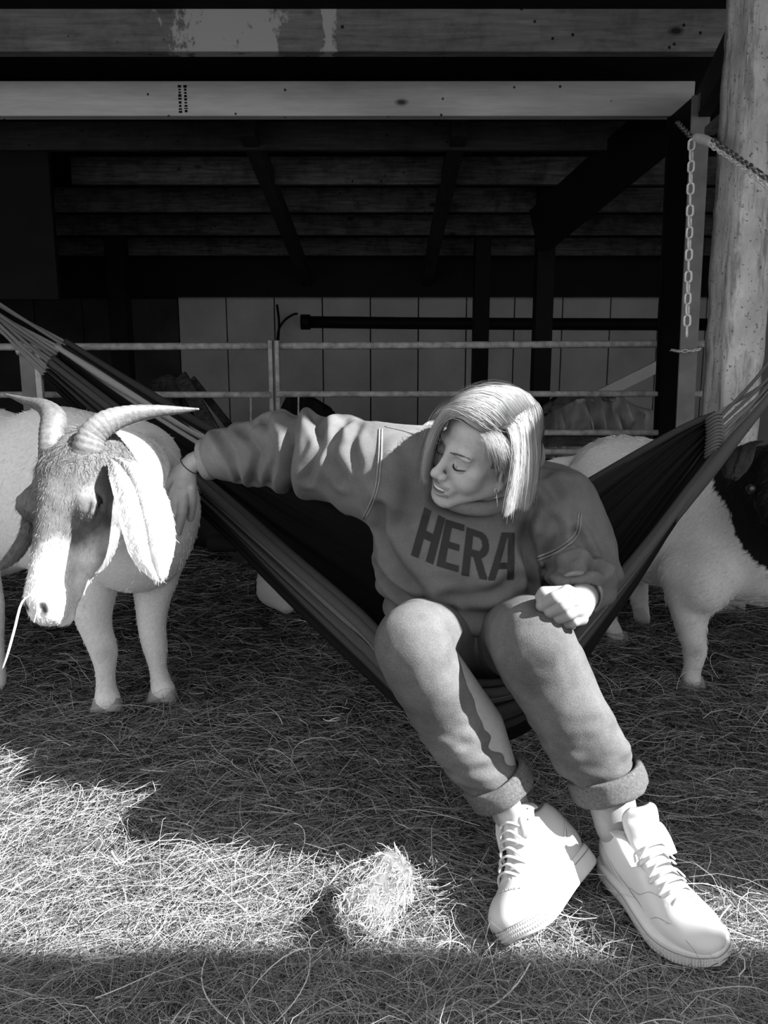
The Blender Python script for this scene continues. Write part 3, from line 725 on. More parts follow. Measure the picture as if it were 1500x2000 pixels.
# coat
Am = HA
fur('face_hair', hv, hf, 26000, lambda p: np.where(((p-HO)@HA) < .05, .021, .0095), M['fur'], body1,
    lambda p: HA*1.0+(((p-HO)@HX)*3)[:, None]*HX+rng.normal(size=p.shape)*np.where(((p-HO)@HA) < .06, .7, .12)[:, None], .0008, col=head_tone,
    mask=lambda p, n: (n@cdir(0, 0, 1) > -.3) & (np.hypot(np.abs((p-HO)@HX)/HS-.069, (p-HO)@HA/HS-.094) > .014) & (np.hypot((np.abs((p-HO)@HX)/HS-.021)/.010, ((p-HO)@HA/HS-.286)/.014) > 1))
fur('coat', bv, bf, 35000, .016, M['fur'], body1, lambda p: np.tile(np.array([-.6, .35, -.75]), (len(p), 1)), .0014, col=btone, lift=.22,
    mask=lambda p, n: (n@cdir(0, 0, 1) > -.35) & (p[:, 0] > -1.35))
# mane tuft
tag(tube('straw', [P(62, 1160, 1.37), P(42, 1178, 1.355), P(28, 1230, 1.34), P(14, 1280, 1.33), P(4, 1308, 1.33)], [.0012, .0022, .0022, .001], M['straw'], None, 14, 6), 'long bright straw hanging from the goat\'s mouth', 'straw')
tag(tube('straw', [P(78, 1160, 1.345), P(72, 1195, 1.335), P(66, 1216, 1.33)], .0011, M['straw'], None, 8, 6), 'short straw stub below the goat\'s lip', 'straw')

# ---- right goat
g2 = empty('goat', P(1300, 1345, 2.5)*[1, 1, 0]); tag(g2, 'white goat with black head and neck standing behind the right end of the hammock', 'goat')
f2_ = Field([.4, 1.6, -.02], [2.2, 3.3, 1.15], .010)
f2_.ell(P(1205, 965, 2.75), (.19, .24, .20), None, .05)
f2_.ell(P(1300, 1005, 2.62), (.22, .24, .245), None, .06)
f2_.ell(P(1400, 1020, 2.48), (.20, .22, .25), None, .06)
f2_.ell(P(1500, 1040, 2.36), (.17, .2, .23), None, .06)
f2_.ell(P(1232, 905, 2.72), (.17, .1, .075), None, .06)
f2_.ell(P(1370, 1130, 2.35), (.09, .11, .11), None, .05)
f2_.chain([P(1345, 1120, 2.38), P(1348, 1195, 2.38), P(1352, 1240, 2.39), P(1358, 1272, 2.40), P(1352, 1305, 2.42), P(1350, 1330, 2.43), P(1350, 1340, 2.44)], [.09, .058, .042, .036, .028, .030, .036], .02, sub=2)
f2_.chain([P(1540, 1150, 2.55), P(1590, 1250, 2.6), P(1585, 1320, 2.6)], [.08, .04, .03], .02, sub=2)
f2_.chain([P(1175, 1060, 2.75), P(1180, 1150, 2.78), P(1182, 1195, 2.82), P(1198, 1228, 2.83), P(1204, 1250, 2.85)], [.12, .06, .035, .028, .036], .03, sub=2)
f2_.chain([P(1230, 1060, 2.95), P(1245, 1150, 3.0), P(1255, 1210, 3.05)], [.1, .04, .03], .03, sub=2)
f2_.chain([P(1150, 915, 2.85), P(1110, 908, 2.87), P(1075, 912, 2.88), P(1058, 925, 2.88)], [.045, .033, .028, .012], .03, sub=2)
f2_.chain([P(1500, 980, 2.3), P(1540, 960, 2.15), P(1560, 930, 2.02)], [.17, .135, .11], .04, sub=2)
f2_.ell(P(1540, 950, 1.98), (.088, .1, .10), None, .04)
f2_.chain([P(1545, 990, 1.92), P(1575, 1060, 1.85)], [.075, .04], .03)
v2, fc2 = f2_.mesh(2)
def tone2(p):
    c = P(1548, 985, 2.08); q = p-c; z_ = fbm(p, 9)
    dpx = (p-CAM)@np.array([0, cT, -sT]); X_ = 750+1500*p[:, 0]/dpx; Y_ = 1000-1500*((p-CAM)@np.array([0, sT, cT]))/dpx
    blk = (p[:, 1] < 2.10) | (np.hypot((p[:, 0]-c[0]-.133)/.25, (p[:, 2]-c[2]-.02)/.275) < 1+.12*(z_-.5)) & (p[:, 1] < 2.50)
    tail = (np.linalg.norm((p-P(1092, 935, 2.87))*[1, .4, 1], axis=1) < .045)
    t_ = np.where(blk | tail, .012, .70-.16*(fbm(p, 7, 2) > .60))
    k1 = P(1358, 1272, 2.36); t_ = t_-.4*np.clip(1-np.linalg.norm(p-k1, axis=1)/.035, 0, 1)*fbm(p, 50)*1.5
    h1 = np.linalg.norm((p-P(1190, 870, 2.7))*[1, .3, 1.4], axis=1); return t_
body2 = npmesh('body', v2, fc2, M['hide'], g2, True, tone2(v2))
fur('coat', v2, fc2, 35000, .02, M['fur'], body2, lambda p: np.tile(np.array([-.75, .2, -.6]), (len(p), 1)), .0016, col=tone2, lift=.25,
    mask=lambda p, n: (n@cdir(-.2, .2, 1) > -.3))
_g1 = g1; g1 = g2
ear([(1475, 868, 1.98), (1452, 880, 1.95), (1438, 905, 1.94), (1428, 930, 1.94)], [.025, .034, .034, .02], 0, 'ear', .012, .012, wdir=cdir(.6, .25, .3))
g1 = _g1
hooves(g2, [*P(1350, 1345, 2.44)[:2], .01], .1); hooves(g2, [*P(1205, 1256, 2.86)[:2], .01], -.2)
bm = bmesh.new(); bmesh.ops.create_uvsphere(bm, u_segments=12, v_segments=8, radius=.012, matrix=Matrix.Translation(P(1467, 955, 1.925))); bm_obj('eye', bm, M['eye'], g2, True)

# ---- two black goats behind the hammock
g3 = empty('goat', P(560, 1190, 3.2)*[1, 1, 0]); tag(g3, 'black goat with white muzzle grazing low behind the left hammock fold', 'goat')
f3 = Field([-.75, 2.7, -.02], [.35, 4.3, .95], .014)
f3.ell(P(800, 1010, 3.6), (.34, .2, .19), None, .05)
f3.chain([P(700, 1010, 3.4), P(620, 1060, 3.2), P(560, 1110, 3.05)], [.15, .11, .08], .04, sub=2)
f3.ell(P(555, 1120, 3.05), (.09, .08, .075), None, .04); f3.ell(P(540, 1150, 3.02), (.080, .07, .075), None, .04)
f3.chain([P(530, 1140, 3.0), P(560, 1180, 2.98)], [.06, .04], .03)
for x_, y_ in ((-.05, 3.3), (.15, 3.35), (.3, 3.7), (.1, 3.75)): f3.chain([(x_, y_, .4), (x_, y_, .2), (x_, y_, .03)], [.06, .035, .03], .02)
v3, fc3 = f3.mesh(2)
def tone3(p):
    q = P(553, 1155, 2.99); return np.where((np.linalg.norm((p-q)*[1, .6, 1], axis=1) < .125) & (p[:, 0] > P(503, 1150, 3)[0]), .5, .012)
b3 = npmesh('body', v3, fc3, M['hide'], g3, True, tone3(v3))
_g1 = g1; g1 = g3
ear([(500, 1070, 3.0), (478, 1080, 2.98), (462, 1095, 2.97)], [.03, .035, .02], 0, 'ear', .012, .02, wdir=cdir(.3, .8, .2)); g1 = _g1
g4 = empty('goat', P(400, 1072, 4.1)*[1, 1, 0]); tag(g4, 'black goat lying farther back beside the pen gate', 'goat')
f4 = Field([-1.6, 3.6, -.03], [-.2, 4.42, .75], .016)
f4.ell(P(440, 1015, 4.15)+[0, 0, .03], (.36, .18, .19), None, .05); f4.chain([P(360, 1010, 4.1), P(330, 960, 4.05), P(322, 930, 4.0)], [.12, .09, .07], .04)
f4.ell(P(318, 935, 3.95), (.07, .1, .065), None, .03); f4.chain([P(420, 1062, 3.98), P(470, 1066, 3.93)], [.05, .03], .03)
v4, fc4 = f4.mesh(2); npmesh('body', v4, fc4, M['hide'], g4, True, np.full(len(v4), .014))
_g1 = g1; g1 = g4
ear([(300, 940, 3.9), (292, 965, 3.88), (290, 985, 3.88)], [.03, .035, .02], 0, 'ear', .012, .02); g1 = _g1
# ------------------------------------------------------------ woman
from mathutils.bvhtree import BVHTree
W = empty('person', P(940, 1330, 1.8)*[1, 1, 0]+[0, 0, .2]); tag(W, 'person with blond bob, printed sweatshirt and rolled jeans sitting in the hammock petting a goat', 'person')
M['skin'] = skinmat('skin', .5, .1, 90, .35)
M['lash'] = plain('dark_lash', .02, .6, .1, 5, 0)
M['teeth'] = plain('teeth', .75, .25, .03, 5, 0, .5)
M['hair'] = hmat('blond_hair', 1.0); M['hair'].node_tree.nodes['Principled BSDF'].inputs['Roughness'].default_value = .38
M['hair'].node_tree.nodes['Principled BSDF'].inputs['Specular IOR Level'].default_value = .5
M['metal'] = plain('silver', .7, .25, .05, 5, 0, .6, .9)
HR = BR @ np.array([[.514, .18, -.839], [-.599, .775, -.201], [.614, .606, .506]])
HC = P(943, 877, 1.52)
def W_(x, y, z): return HC+HR @ np.array([x, y, z], float)
fh = Field(HC-.19, HC+.17, .0021)
e = lambda c, r_, k=.01, neg=False: fh.ell(W_(*c), np.array(r_), HR, k, neg)
def ch(pts, rs, k=.004, neg=False, sub=3): fh.chain([W_(*q) for q in pts], rs, k, sub=sub, neg=neg)
e((0, .043, -.022), (.074, .080, .092)); e((0, -.012, .022), (.062, .082, .066), .02); e((0, .05, .04), (.055, .045, .042), .02)
for s_ in (-1, 1):
    fh.cone(W_(s_*.050, -.055, .0), W_(s_*.012, -.098, .066), .022, .017, .025)
    e((s_*.037, -.036, .057), (.025, .026, .024), .02); e((s_*.045, -.014, .052), (.018, .012, .018), .015)
e((0, -.103, .070), (.020, .014, .016), .02)
for s_ in (-1, 1):
    e((s_*.028, .020, .077), (.024, .008, .011), .014)
    e((s_*.031, -.001, .094), (.019, .011, .012), .012, True)
    e((s_*.031, -.002, .071), (.0150, .0125, .0125), .004)
    ch([(s_*.017, -.006, .081), (s_*.025, -.0085, .0855), (s_*.034, -.0085, .0845), (s_*.045, -.004, .075)], [.0012, .0016, .0016, .001], .003)
    ch([(s_*.016, .004, .082), (s_*.027, .010, .0845), (s_*.040, .007, .079)], [.001, .0014, .001], .003, True)
    ch([(s_*.018, -.014, .082), (s_*.030, -.0165, .081), (s_*.041, -.012, .075)], [.001, .0016, .001], .005, True)
ch([(0, .014, .084), (0, -.01, .092), (0, -.03, .1015)], [.0075, .0075, .0085], .012)
e((0, -.037, .106), (.0105, .0095, .0105), .007)
for s_ in (-1, 1):
    e((s_*.0115, -.041, .096), (.0075, .0085, .010), .005); e((s_*.0062, -.0485, .101), (.0032, .0028, .0045), .002, True)
    ch([(s_*.018, -.042, .090), (s_*.030, -.058, .083), (s_*.034, -.070, .075)], [.001, .0024, .001], .006, True)
e((0, -.070, .078), (.030, .022, .017), .012)
ch([(-.027, -.0635, .079), (-.014, -.0625, .0925), (0, -.0645, .097), (.014, -.0625, .0925), (.027, -.0635, .079)], [.0022, .0042, .004, .0042, .0022], .003)
ch([(-.026, -.066, .078), (-.013, -.0805, .089), (0, -.084, .092), (.013, -.0805, .089), (.026, -.066, .078)], [.0022, .0045, .0052, .0045, .0022], .004)
e((0, -.0735, .094), (.0225, .0078, .016), .002, True)
for s_ in (-1, 1):
    e((s_*.0745, -.012, -.006), (.008, .030, .017), .006); e((s_*.080, -.008, -.002), (.006, .017, .009), .003, True); e((s_*.076, -.040, .000), (.006, .009, .008), .005)
fh.chain([W_(0, -.03, -.045), P(950, 960, 1.60), P(958, 1010, 1.67)], [.058, .056, .07], .02)
hv_, hf_ = fh.mesh(1)
def sk_tone(p):
    q = (p-HC)@HR; x, y, z = q[:, 0], q[:, 1], q[:, 2]; t_ = np.full(len(p), .42)
    lipu = np.abs(y+.0635) < .0045; lipl = (np.abs(y+.082+.4*x*x*0) < .006)
    t_ = np.where((np.abs(x) < .027) & (z > .079) & (lipu | lipl) & (y < -.058), .27, t_)
    scalp = (y > .076-.25*np.clip(.07-z, 0, .03)*10*0) & (z < .075) | ((z < .03) & (y > .0)) | (z < -.02) & (y > -.06)
    t_ = np.where(scalp & (np.abs(x) < .0725), .16, t_)
    t_ = t_-.1*np.exp(-((np.abs(x)-.031)/.02)**2-((y-.004)/.006)**2)*(z > .06); return t_*(.94+.12*fbm(p, 30))
# hands, arms and ankles; the torso under the clothes
ba = Field([-.75, 1.0, .02], [.75, 2.35, 1.15], .0075)
SR, SL = P(775, 905, 1.68), P(1085, 1000, 1.64)
ba.chain([P(958, 1000, 1.66), P(920, 1090, 1.72), P(905, 1240, 1.78)], [.10, .11, .12], .05); ba.cone(SR, SL, .06, .06, .05)
ba.chain([SR, P(575, 880, 1.82), P(410, 893, 1.86)], [.05, .04, .028], .03); ba.chain([SL, P(1140, 1092, 1.65), P(1135, 1150, 1.50)], [.05, .04, .03], .03)
KR, KL = P(808, 1250, 1.45), P(1037, 1243, 1.44); AR, AL = P(1000, 1588, 1.50), P(1205, 1610, 1.475)
ba.chain([P(885, 1262, 1.8), KR, P(935, 1420, 1.5), P(983, 1545, 1.50), AR, P(1022, 1625, 1.50)], [.09, .055, .05, .040, .0385, .030], .02)
ba.chain([P(975, 1262, 1.8), KL, P(1115, 1400, 1.48), P(1190, 1545, 1.48), AL, P(1224, 1648, 1.47)], [.09, .055, .05, .045, .0425, .030], .02)
av, af = ba.mesh(1)
def hand(lo, hi, build):
    f_ = Field(lo, hi, .0019); build(f_); return f_.mesh(1)
c = P(1100, 1185, 1.42)
def fist(f_):
    k = .0035
    f_.chain([P(1150, 1150, 1.50), P(1137, 1168, 1.46), P(1126, 1182, 1.43)], [.027, .029, .031], .012)
    f_.ell(P(1118, 1185, 1.415), (.030, .026, .032), None, .012)
    for a, b, c_, r1 in (((1108, 1157, 1.392), (1082, 1167, 1.375), (1058, 1183, 1.392), .0112), ((1124, 1174, 1.388), (1099, 1185, 1.370), (1074, 1196, 1.388), .0108),
                    ((1131, 1192, 1.388), (1110, 1201, 1.372), (1090, 1209, 1.388), .0102), ((1136, 1208, 1.392), (1122, 1215, 1.380), (1107, 1218, 1.395), .0092)):
        f_.chain([P(*a), P(*b), P(*c_)], [r1*1.05, r1*1.0, r1*.92], k); f_.chain([P(*c_), P(c_[0]+10, c_[1]+4, c_[2]+.03)], [r1*.92, r1*.85], k)
        f_.cone(P(1126, 1182, 1.43), P(*a), .02, r1, .012)
    f_.chain([P(1110, 1160, 1.43), P(1080, 1158, 1.405), P(1062, 1158, 1.392), P(1056, 1166, 1.395)], [.016, .0125, .0120, .0105], .004)
hv1, hf1 = hand(c-[.08, .10, .08], c+[.09, .12, .09], fist)
c2 = P(357, 950, 1.859)
def rhand(f_):
    f_.chain([P(418, 893, 1.850), P(378, 903, 1.846), P(364, 922, 1.850)], [.029, .024, .021], .012, sub=3)
    f_.ell(P(355, 946, 1.851), (.036, .019, .048), None, .015)
    for pts, r1 in ((((374, 955, 1.847), (376, 980, 1.858), (372, 1012, 1.885)), .0108), (((360, 965, 1.844), (357, 1000, 1.850), (347, 1042, 1.872)), .0112),
                    (((347, 965, 1.844), (341, 1000, 1.845), (334, 1034, 1.864)), .0105), (((338, 950, 1.844), (328, 985, 1.839), (318, 1020, 1.849)), .0098),
                    (((345, 925, 1.850), (330, 940, 1.835), (318, 958, 1.82)), .0115)):
        f_.chain([P(*q) for q in pts], [r1*1.08, r1, r1*.85], .003, sub=2)
hv2, hf2 = hand(c2-[.10, .12, .12], c2+[.10, .12, .10], rhand)
n0, n1, n2 = len(av), len(av)+len(hv_), len(av)+len(hv_)+len(hv1)
V = np.vstack([av, hv_, hv1, hv2]); Fc = np.vstack([af, hf_+n0, hf1+n1, hf2+n2])
body = npmesh('body', V, Fc, M['skin'], W, True, np.concatenate([np.full(n0, .27), sk_tone(hv_), np.full(len(hv1), .25), np.full(len(hv2), .27)]))
# nails and small tattoo line left out; teeth, lashes, brows
th_ = np.linspace(-.019, .019, 25)
tube('teeth', [W_(x, -.0695-.0012*np.cos(x*80), .0925-x*x*26+.0006*abs(math.sin(x*math.pi/.0048))) for x in th_], .0042, M['teeth'], W, 25, 8, .9, smooth_path=False)
for s_ in (-1, 1):
    tube('eyelashes', [W_(s_*.017, -.0062, .0835), W_(s_*.025, -.0088, .0885), W_(s_*.035, -.0092, .0875), W_(s_*.047, -.0045, .0765)], [.0009, .002, .0022, .0009], M['lash'], W, 14, 6, .6)
    n = 150; u = rng.random(n); bx_ = s_*(.012+.036*u); by = .0185+.006*np.sin(u*2.4)+rng.normal(size=n)*.0012; bz = .0965-.008*u-.012*u*u
    st0 = np.array([W_(a, b, c_) for a, b, c_ in zip(bx_, by, bz)]); dr = HR@np.array([s_*.9, .15, -.25])
    ribbons('eyebrow', st0[:, None]+dr*(np.linspace(0, .008, 3)[None, :, None])+rng.normal(size=(n, 1, 3))*.0002, .0006, M['hair'], W, True, np.full(n, .10), kind=None)
# ---- clothes
M['denim'] = None
def denim():
    m, t, b = nt('washed_denim'); co = texco(t); n = noise(t, co, 350, 3, .8); n2 = noise(t, co, 9, 4, .6)
    c_ = mul(t, ramp(t, n2, [(.3, .075), (.65, .14)]), ramp(t, n, [(.3, .72), (.7, 1.2)])); t.links.new(c_, b.inputs['Base Color'])
    b.inputs['Roughness'].default_value = .85; b.inputs['Specular IOR Level'].default_value = .15; bump(t, b, n, .5, .002); return m
M['denim'] = denim()
def sweat():
    m, t, b = nt('washed_sweatshirt'); co = texco(t); n2 = noise(t, co, 8, 5, .6); n3 = noise(t, co, 500, 2)
    a = t.nodes.new('ShaderNodeAttribute'); a.attribute_name = 'tone'
    c_ = mul(t, mul(t, ramp(t, n2, [(.3, .09), (.7, .155)]), ramp(t, n3, [(.3, .85), (.7, 1.1)])), a.outputs['Fac']); t.links.new(c_, b.inputs['Base Color'])
    b.inputs['Roughness'].default_value = .9; b.inputs['Specular IOR Level'].default_value = .1; bump(t, b, n3, .3, .001); return m
M['sweat'] = sweat()
cu = plain('rolled_fleece_cuff', .17, .95, .4, 230, .9, .1, bd=.006)
M['print'] = plain('black_print', .02, .6, .2, 30, .1, .2)
M['rib'] = plain('ribbed_collar', .20, .9, .15, 90, .3, .1)
sd = unit(P(1100, 1000, 1.6)-P(760, 885, 1.62)); vd = unit(cdir(0, 1, -.35)-(cdir(0, 1, -.35)@sd)*sd); RT = np.stack([sd, vd, np.cross(sd, vd)], 1)
fs = Field([-.62, 1.15, .18], [.62, 2.25, 1.2], .0052)
fs.ell(P(925, 1010, 1.70), (.215, .17, .125), RT, .05)
fs.ell(P(905, 1110, 1.70), (.19, .15, .14), RT, .06)
fs.ell(P(895, 1185, 1.74), (.175, .09, .14), RT, .05)
fs.ell(P(935, 945, 1.69), (.125, .055, .09), RT, .05)
sl = [(850, 935, 1.69, .11), (765, 928, 1.68, .105), (660, 902, 1.74, .099), (575, 880, 1.81, .085), (490, 884, 1.85, .072), (455, 889, 1.86, .064), (436, 893, 1.87, .056)]
fs.chain([P(*q[:3]) for q in sl], [q[3] for q in sl], .04, sub=4)
sl2 = [(1020, 985, 1.66, .10), (1085, 1020, 1.63, .092), (1120, 1075, 1.625, .082), (1138, 1110, 1.59, .074), (1136, 1138, 1.53, .060), (1132, 1152, 1.495, .048)]
fs.chain([P(*q[:3]) for q in sl2], [q[3] for q in sl2], .03, sub=4)
fs.ell(P(938, 895, 1.60), (.088, .095, .10), RT, .02, True)   # neck opening
fs.ell(P(392, 897, 1.88), (.035, .045, .045), None, .006, True); fs.ell(P(1128, 1166, 1.465), (.036, .034, .028), None, .006, True)
ax1 = P(575, 880, 1.81)
sv, sf = fs.mesh(2); sn = vnorm(sv, sf)
def folds(v, n):
    o = np.zeros(len(v)); x = v[:, 0]; z = v[:, 2]
    xa = x-P(573, 880, 1.8)[0]
    arm = np.clip((-.02-x)/.06, 0, 1)
    # gathers radiating round the elbow and along the upper sleeve
    q = v*[1, 1, .35]; o += arm*.013*(np.abs(vn(q, 17, 2)-.5)*2)**1.0-arm*.006
    o -= .032*np.exp(-(xa/.009)**2)*np.clip((P(575, 830, 1.8)[2]-z)/.04, 0, 1)
    o += .011*np.exp(-((xa+.03)/.018)**2)+.012*np.exp(-((xa-.03)/.018)**2)
    top = np.clip((z-P(660, 870, 1.74)[2])/.05, 0, 1)*arm; o += top*.003*np.sin(x*105+8*z)
    fo = np.clip((-.27-x)/.05, 0, 1); o += fo*.010*(vn(np.stack([x*1.0+z*.9, v[:, 1], z-x*.3], -1), 13, 9)-.5)*2
    q4 = np.stack([x*.9+z*.8, v[:, 1]*.6, (z-x)*.22], -1); o += arm*.012*np.clip(1-np.abs(vn(q4, 12, 5)-.5)*5, 0, 1)
    # chest and belly
    ch_ = (1-arm)
    q2 = np.stack([x*.75+z*.55, v[:, 1]*.5, (z*.7-x*.5)*.45], -1)
    o += ch_*.013*(1-np.abs(vn(q2, 10, 4)-.5)*2)**2-ch_*.005
    q5 = np.stack([x*.35+z*.9, v[:, 1]*.5, (z*.3-x*.8)*.5], -1); o += ch_*.010*np.clip(1-np.abs(vn(q5, 11, 8)-.5)*6, 0, 1)
    low = np.clip((P(900, 1120, 1.6)[2]-z)/.08, 0, 1)*ch_; o += low*.010*np.sin(z*95+x*22+3*vn(v, 6, 1))
    la = np.clip((x-P(1040, 1000, 1.55)[0])/.05, 0, 1); q3 = np.stack([x+z, v[:, 1], (x-z)*.3], -1)
    o += la*.016*np.clip(1-np.abs(vn(q3, 12, 6)-.5)*5, 0, 1)-la*.004
    o -= .022*np.exp(-(((x-P(1040, 1000, 1.55)[0])+.35*(z-P(1040, 1060, 1.55)[2]))/.012)**2)*np.clip((P(1040, 1020, 1.55)[2]-z)/.04, 0, 1)
    return o
bv0 = BVHTree.FromPolygons([tuple(q) for q in sv], [tuple(int(i) for i in q) for q in sf])
def crease(v, pts, w_, dp):
    L_ = []
    for a in crom(pts, 24):
        d = P(a[0], a[1], 1)-CAM; h = bv0.ray_cast(Vector(CAM), Vector(d/np.linalg.norm(d)))
        if h[0] is not None: L_.append(h[0][:])
    if len(L_) < 4: return 0
    L_ = np.array(L_); d = np.full(len(v), 9.0)
    for a, b in zip(L_[:-1], L_[1:]):
        if np.linalg.norm(b-a) > .06: continue
        ab = b-a; t = np.clip(((v-a)@ab)/(ab@ab+1e-9), 0, 1); d = np.minimum(d, np.linalg.norm(v-a-t[:, None]*ab, axis=1))
    return -dp*np.exp(-(d/w_)**2)+.55*dp*np.exp(-((d-2.0*w_)/w_)**2)
CR = [([(470, 838), (505, 880), (495, 940)], .010, .010), ([(428, 850), (452, 890), (470, 940)], .008, .009), ([(520, 822), (545, 870), (530, 938)], .009, .009), ([(612, 812), (628, 865), (604, 930)], .011, .011),
      ([(668, 822), (645, 880), (668, 935)], .012, .010), ([(700, 832), (690, 870), (700, 910)], .009, .006), ([(745, 985), (765, 1080), (835, 1165)], .014, .013), ([(722, 1050), (745, 1110), (800, 1165), (880, 1192)], .011, .013),
      ([(1042, 990), (1022, 1060), (1036, 1140)], .013, .022), ([(1000, 1125), (950, 1160), (870, 1165)], .012, .010), ([(1062, 1000), (1090, 1040), (1075, 1085)], .012, .012), ([(1125, 1040), (1152, 1080), (1165, 1115)], .010, .012),
      ([(1070, 1110), (1120, 1118), (1165, 1105)], .010, .012), ([(1060, 940), (1085, 980), (1080, 1010)], .014, .008), ([(990, 1000), (1002, 1050), (990, 1100)], .012, .008), ([(790, 880), (800, 950), (790, 1020)], .016, .007), ([(850, 975), (900, 1000), (960, 1008)], .010, .006)]
o_ = folds(sv, sn)
for c_ in CR: o_ = o_+crease(sv, *c_)
sv = sv+sn*o_[:, None]; sv = lap(sv, sf, .5)
shirt = npmesh('sweatshirt', sv, sf, M['sweat'], W, True, np.ones(len(sv)))
bvh = BVHTree.FromPolygons([tuple(q) for q in sv], [tuple(int(i) for i in q) for q in sf])
def hit(px, py, off=.001, tree=None):
    d = P(px, py, 1)-CAM; dn = d/np.linalg.norm(d); h = (tree or bvh).ray_cast(Vector(CAM), Vector(dn))
    if h[0] is None: return None
    return np.array(h[0])-dn*off
def seam(pts, r_=.0022, m='rib', name='seam', par=None):
    q = [hit(*p_) for p_ in crom(pts, 26)]; q = [a for a in q if a is not None]
    if len(q) > 3: tube(name, q, r_, M[m], par or shirt, len(q), 6, smooth_path=False)
seam([(741, 838), (739, 900), (731, 960), (706, 1020)]); seam([(746, 838), (744, 900), (736, 960), (711, 1022)])
seam([(1136, 1002), (1128, 1045), (1095, 1075), (1050, 1095)]); seam([(1131, 1000), (1123, 1041), (1091, 1070), (1048, 1089)])
seam([(752, 833), (790, 842), (812, 850)], .0015)
# rib collar
cr_ = [(818, 858, 1.68), (822, 900, 1.64), (838, 945, 1.60), (880, 981, 1.565), (937, 994, 1.55), (985, 981, 1.56), (1030, 935, 1.60), (1054, 888, 1.64), (1020, 850, 1.74), (920, 835, 1.78), (845, 835, 1.73), (818, 858, 1.66)]
tube('collar', [P(*q) for q in cr_], .0125, M['rib'], W, 80, 10, 1.5)
# sleeve cuffs
def cuff(name, pc, axis, r_, h_, mat, k=3, par=None, squash=1.0, rr=.005):
    t = unit(axis); a = unit(np.cross(t, [0.1, .2, 1])); b = np.cross(t, a); th = np.linspace(0, 2*np.pi, 41)
    for i_ in range(k):
        c_ = np.asarray(pc)+t*(i_-(k-1)/2)*h_/max(k-1, 1)
        tube(name, [c_+r_*(np.cos(x)*a+squash*np.sin(x)*b) for x in th], rr, mat, par or W, 60, 8, smooth_path=False)
CUFFS = [(P(405, 897, 1.868), P(385, 900, 1.872)-P(430, 891, 1.86), .046, .022)]
CUFFS.append((P(1131, 1157, 1.486), P(1120, 1172, 1.45)-P(1136, 1138, 1.53), .040, .020))
# HERA print
LT = {
 'H': (lambda u, v: (u < .34) | (u > .66) | (np.abs(v-.5) < .08), ((175, 965), (320, 1045), (235, 1365), (80, 1300))),
 'E': (lambda u, v: (u < .36) | (v < .14) | (v > .86) | ((np.abs(v-.5) < .07) & (u < .9)), ((325, 1050), (455, 1090), (410, 1420), (258, 1375))),
 'R': (lambda u, v: (u < .30) | ((v < .56) & ((np.hypot((u-.62)/.38, (v-.28)/.28) < 1) | ((u < .62) & (v < .56))) & ~((u > .30) & (((np.hypot((u-.56)/.16, (v-.28)/.14) < 1)) | ((u < .56) & (np.abs(v-.28) < .14))))) | ((v >= .5) & (np.abs(u-(.52+.36*(v-.5)/.5)) < .16)), ((470, 1105), (630, 1160), (610, 1475), (432, 1440))),
 'A': (lambda u, v: (np.abs(u-(.60-.48*v)) < .14) | (np.abs(u-(.86)) < .13) & (v >= 0) | ((v > .63) & (v < .77) & (u > .2) & (u < .9)) | ((v < .12) & (u > .5)), ((640, 1138), (805, 1145), (800, 1472), (620, 1478)))}
for Lr, (fn, q) in LT.items():
    nu, nv = 30, 60; q = np.array(q, float)/3.571+[780, 720]
    gu, gv = np.meshgrid(np.linspace(0, 1, nu+1), np.linspace(0, 1, nv+1), indexing='ij')
    pp_ = (q[0]*((1-gu)*(1-gv))[..., None]+q[1]*(gu*(1-gv))[..., None]+q[2]*(gu*gv)[..., None]+q[3]*((1-gu)*gv)[..., None]).reshape(-1, 2)
    hp_ = [hit(a, b, .0016) for a, b in pp_]; ok = np.array([h_ is not None for h_ in hp_]); hv3 = np.array([h_ if h_ is not None else (0, 0, 0) for h_ in hp_])
    uc, vc = np.meshgrid((np.arange(nu)+.5)/nu, (np.arange(nv)+.5)/nv, indexing='ij'); mk = fn(uc, vc)
    ii, jj = np.nonzero(mk); i0 = ii*(nv+1)+jj; f_ = np.stack([i0, i0+1, i0+nv+2, i0+nv+1], -1); f_ = f_[ok[f_].all(1)]
    us, inv = np.unique(f_, return_inverse=True); npmesh('letter', hv3[us], inv.reshape(-1, 4), M['print'], shirt, True)
# jeans
fj = Field([-.15, 1.0, .05], [.62, 2.0, .85], .0054)
fj.chain([P(890, 1258, 1.8), P(845, 1248, 1.62), P(808, 1254, 1.46), P(822, 1300, 1.455), P(856, 1362, 1.47), P(905, 1450, 1.49), P(962, 1520, 1.50)], [.11, .088, .0765, .0735, .068, .063, .054], .02, sub=3)
fj.chain([P(975, 1255, 1.8), P(1015, 1248, 1.62), P(1035, 1246, 1.45), P(1060, 1300, 1.45), P(1098, 1370, 1.465), P(1142, 1450, 1.475), P(1178, 1512, 1.48)], [.11, .09, .080, .0785, .076, .071, .060], .02, sub=3)
fj.ell(P(915, 1245, 1.82), (.17, .13, .11), None, .04)
jv, jf = fj.mesh(2); jn = vnorm(jv, jf)
def jf_(v):
    o = .007*(fbm(v*[1, 1, .8], 14, 3)-.5)*2
    zc = P(900, 1480, 1.45)[2]; lowm = np.clip((zc+.12-v[:, 2])/.12, 0, 1); o += lowm*.006*(vn(v*[1, 1, 2.2], 26, 3)-.5)*2
    kz = P(900, 1330, 1.45)[2]; return o
jv = jv+jn*jf_(jv)[:, None]; jeans = npmesh('jeans', jv, jf, M['denim'], W, True)
bvj = BVHTree.FromPolygons([tuple(q) for q in jv], [tuple(int(i) for i in q) for q in jf])
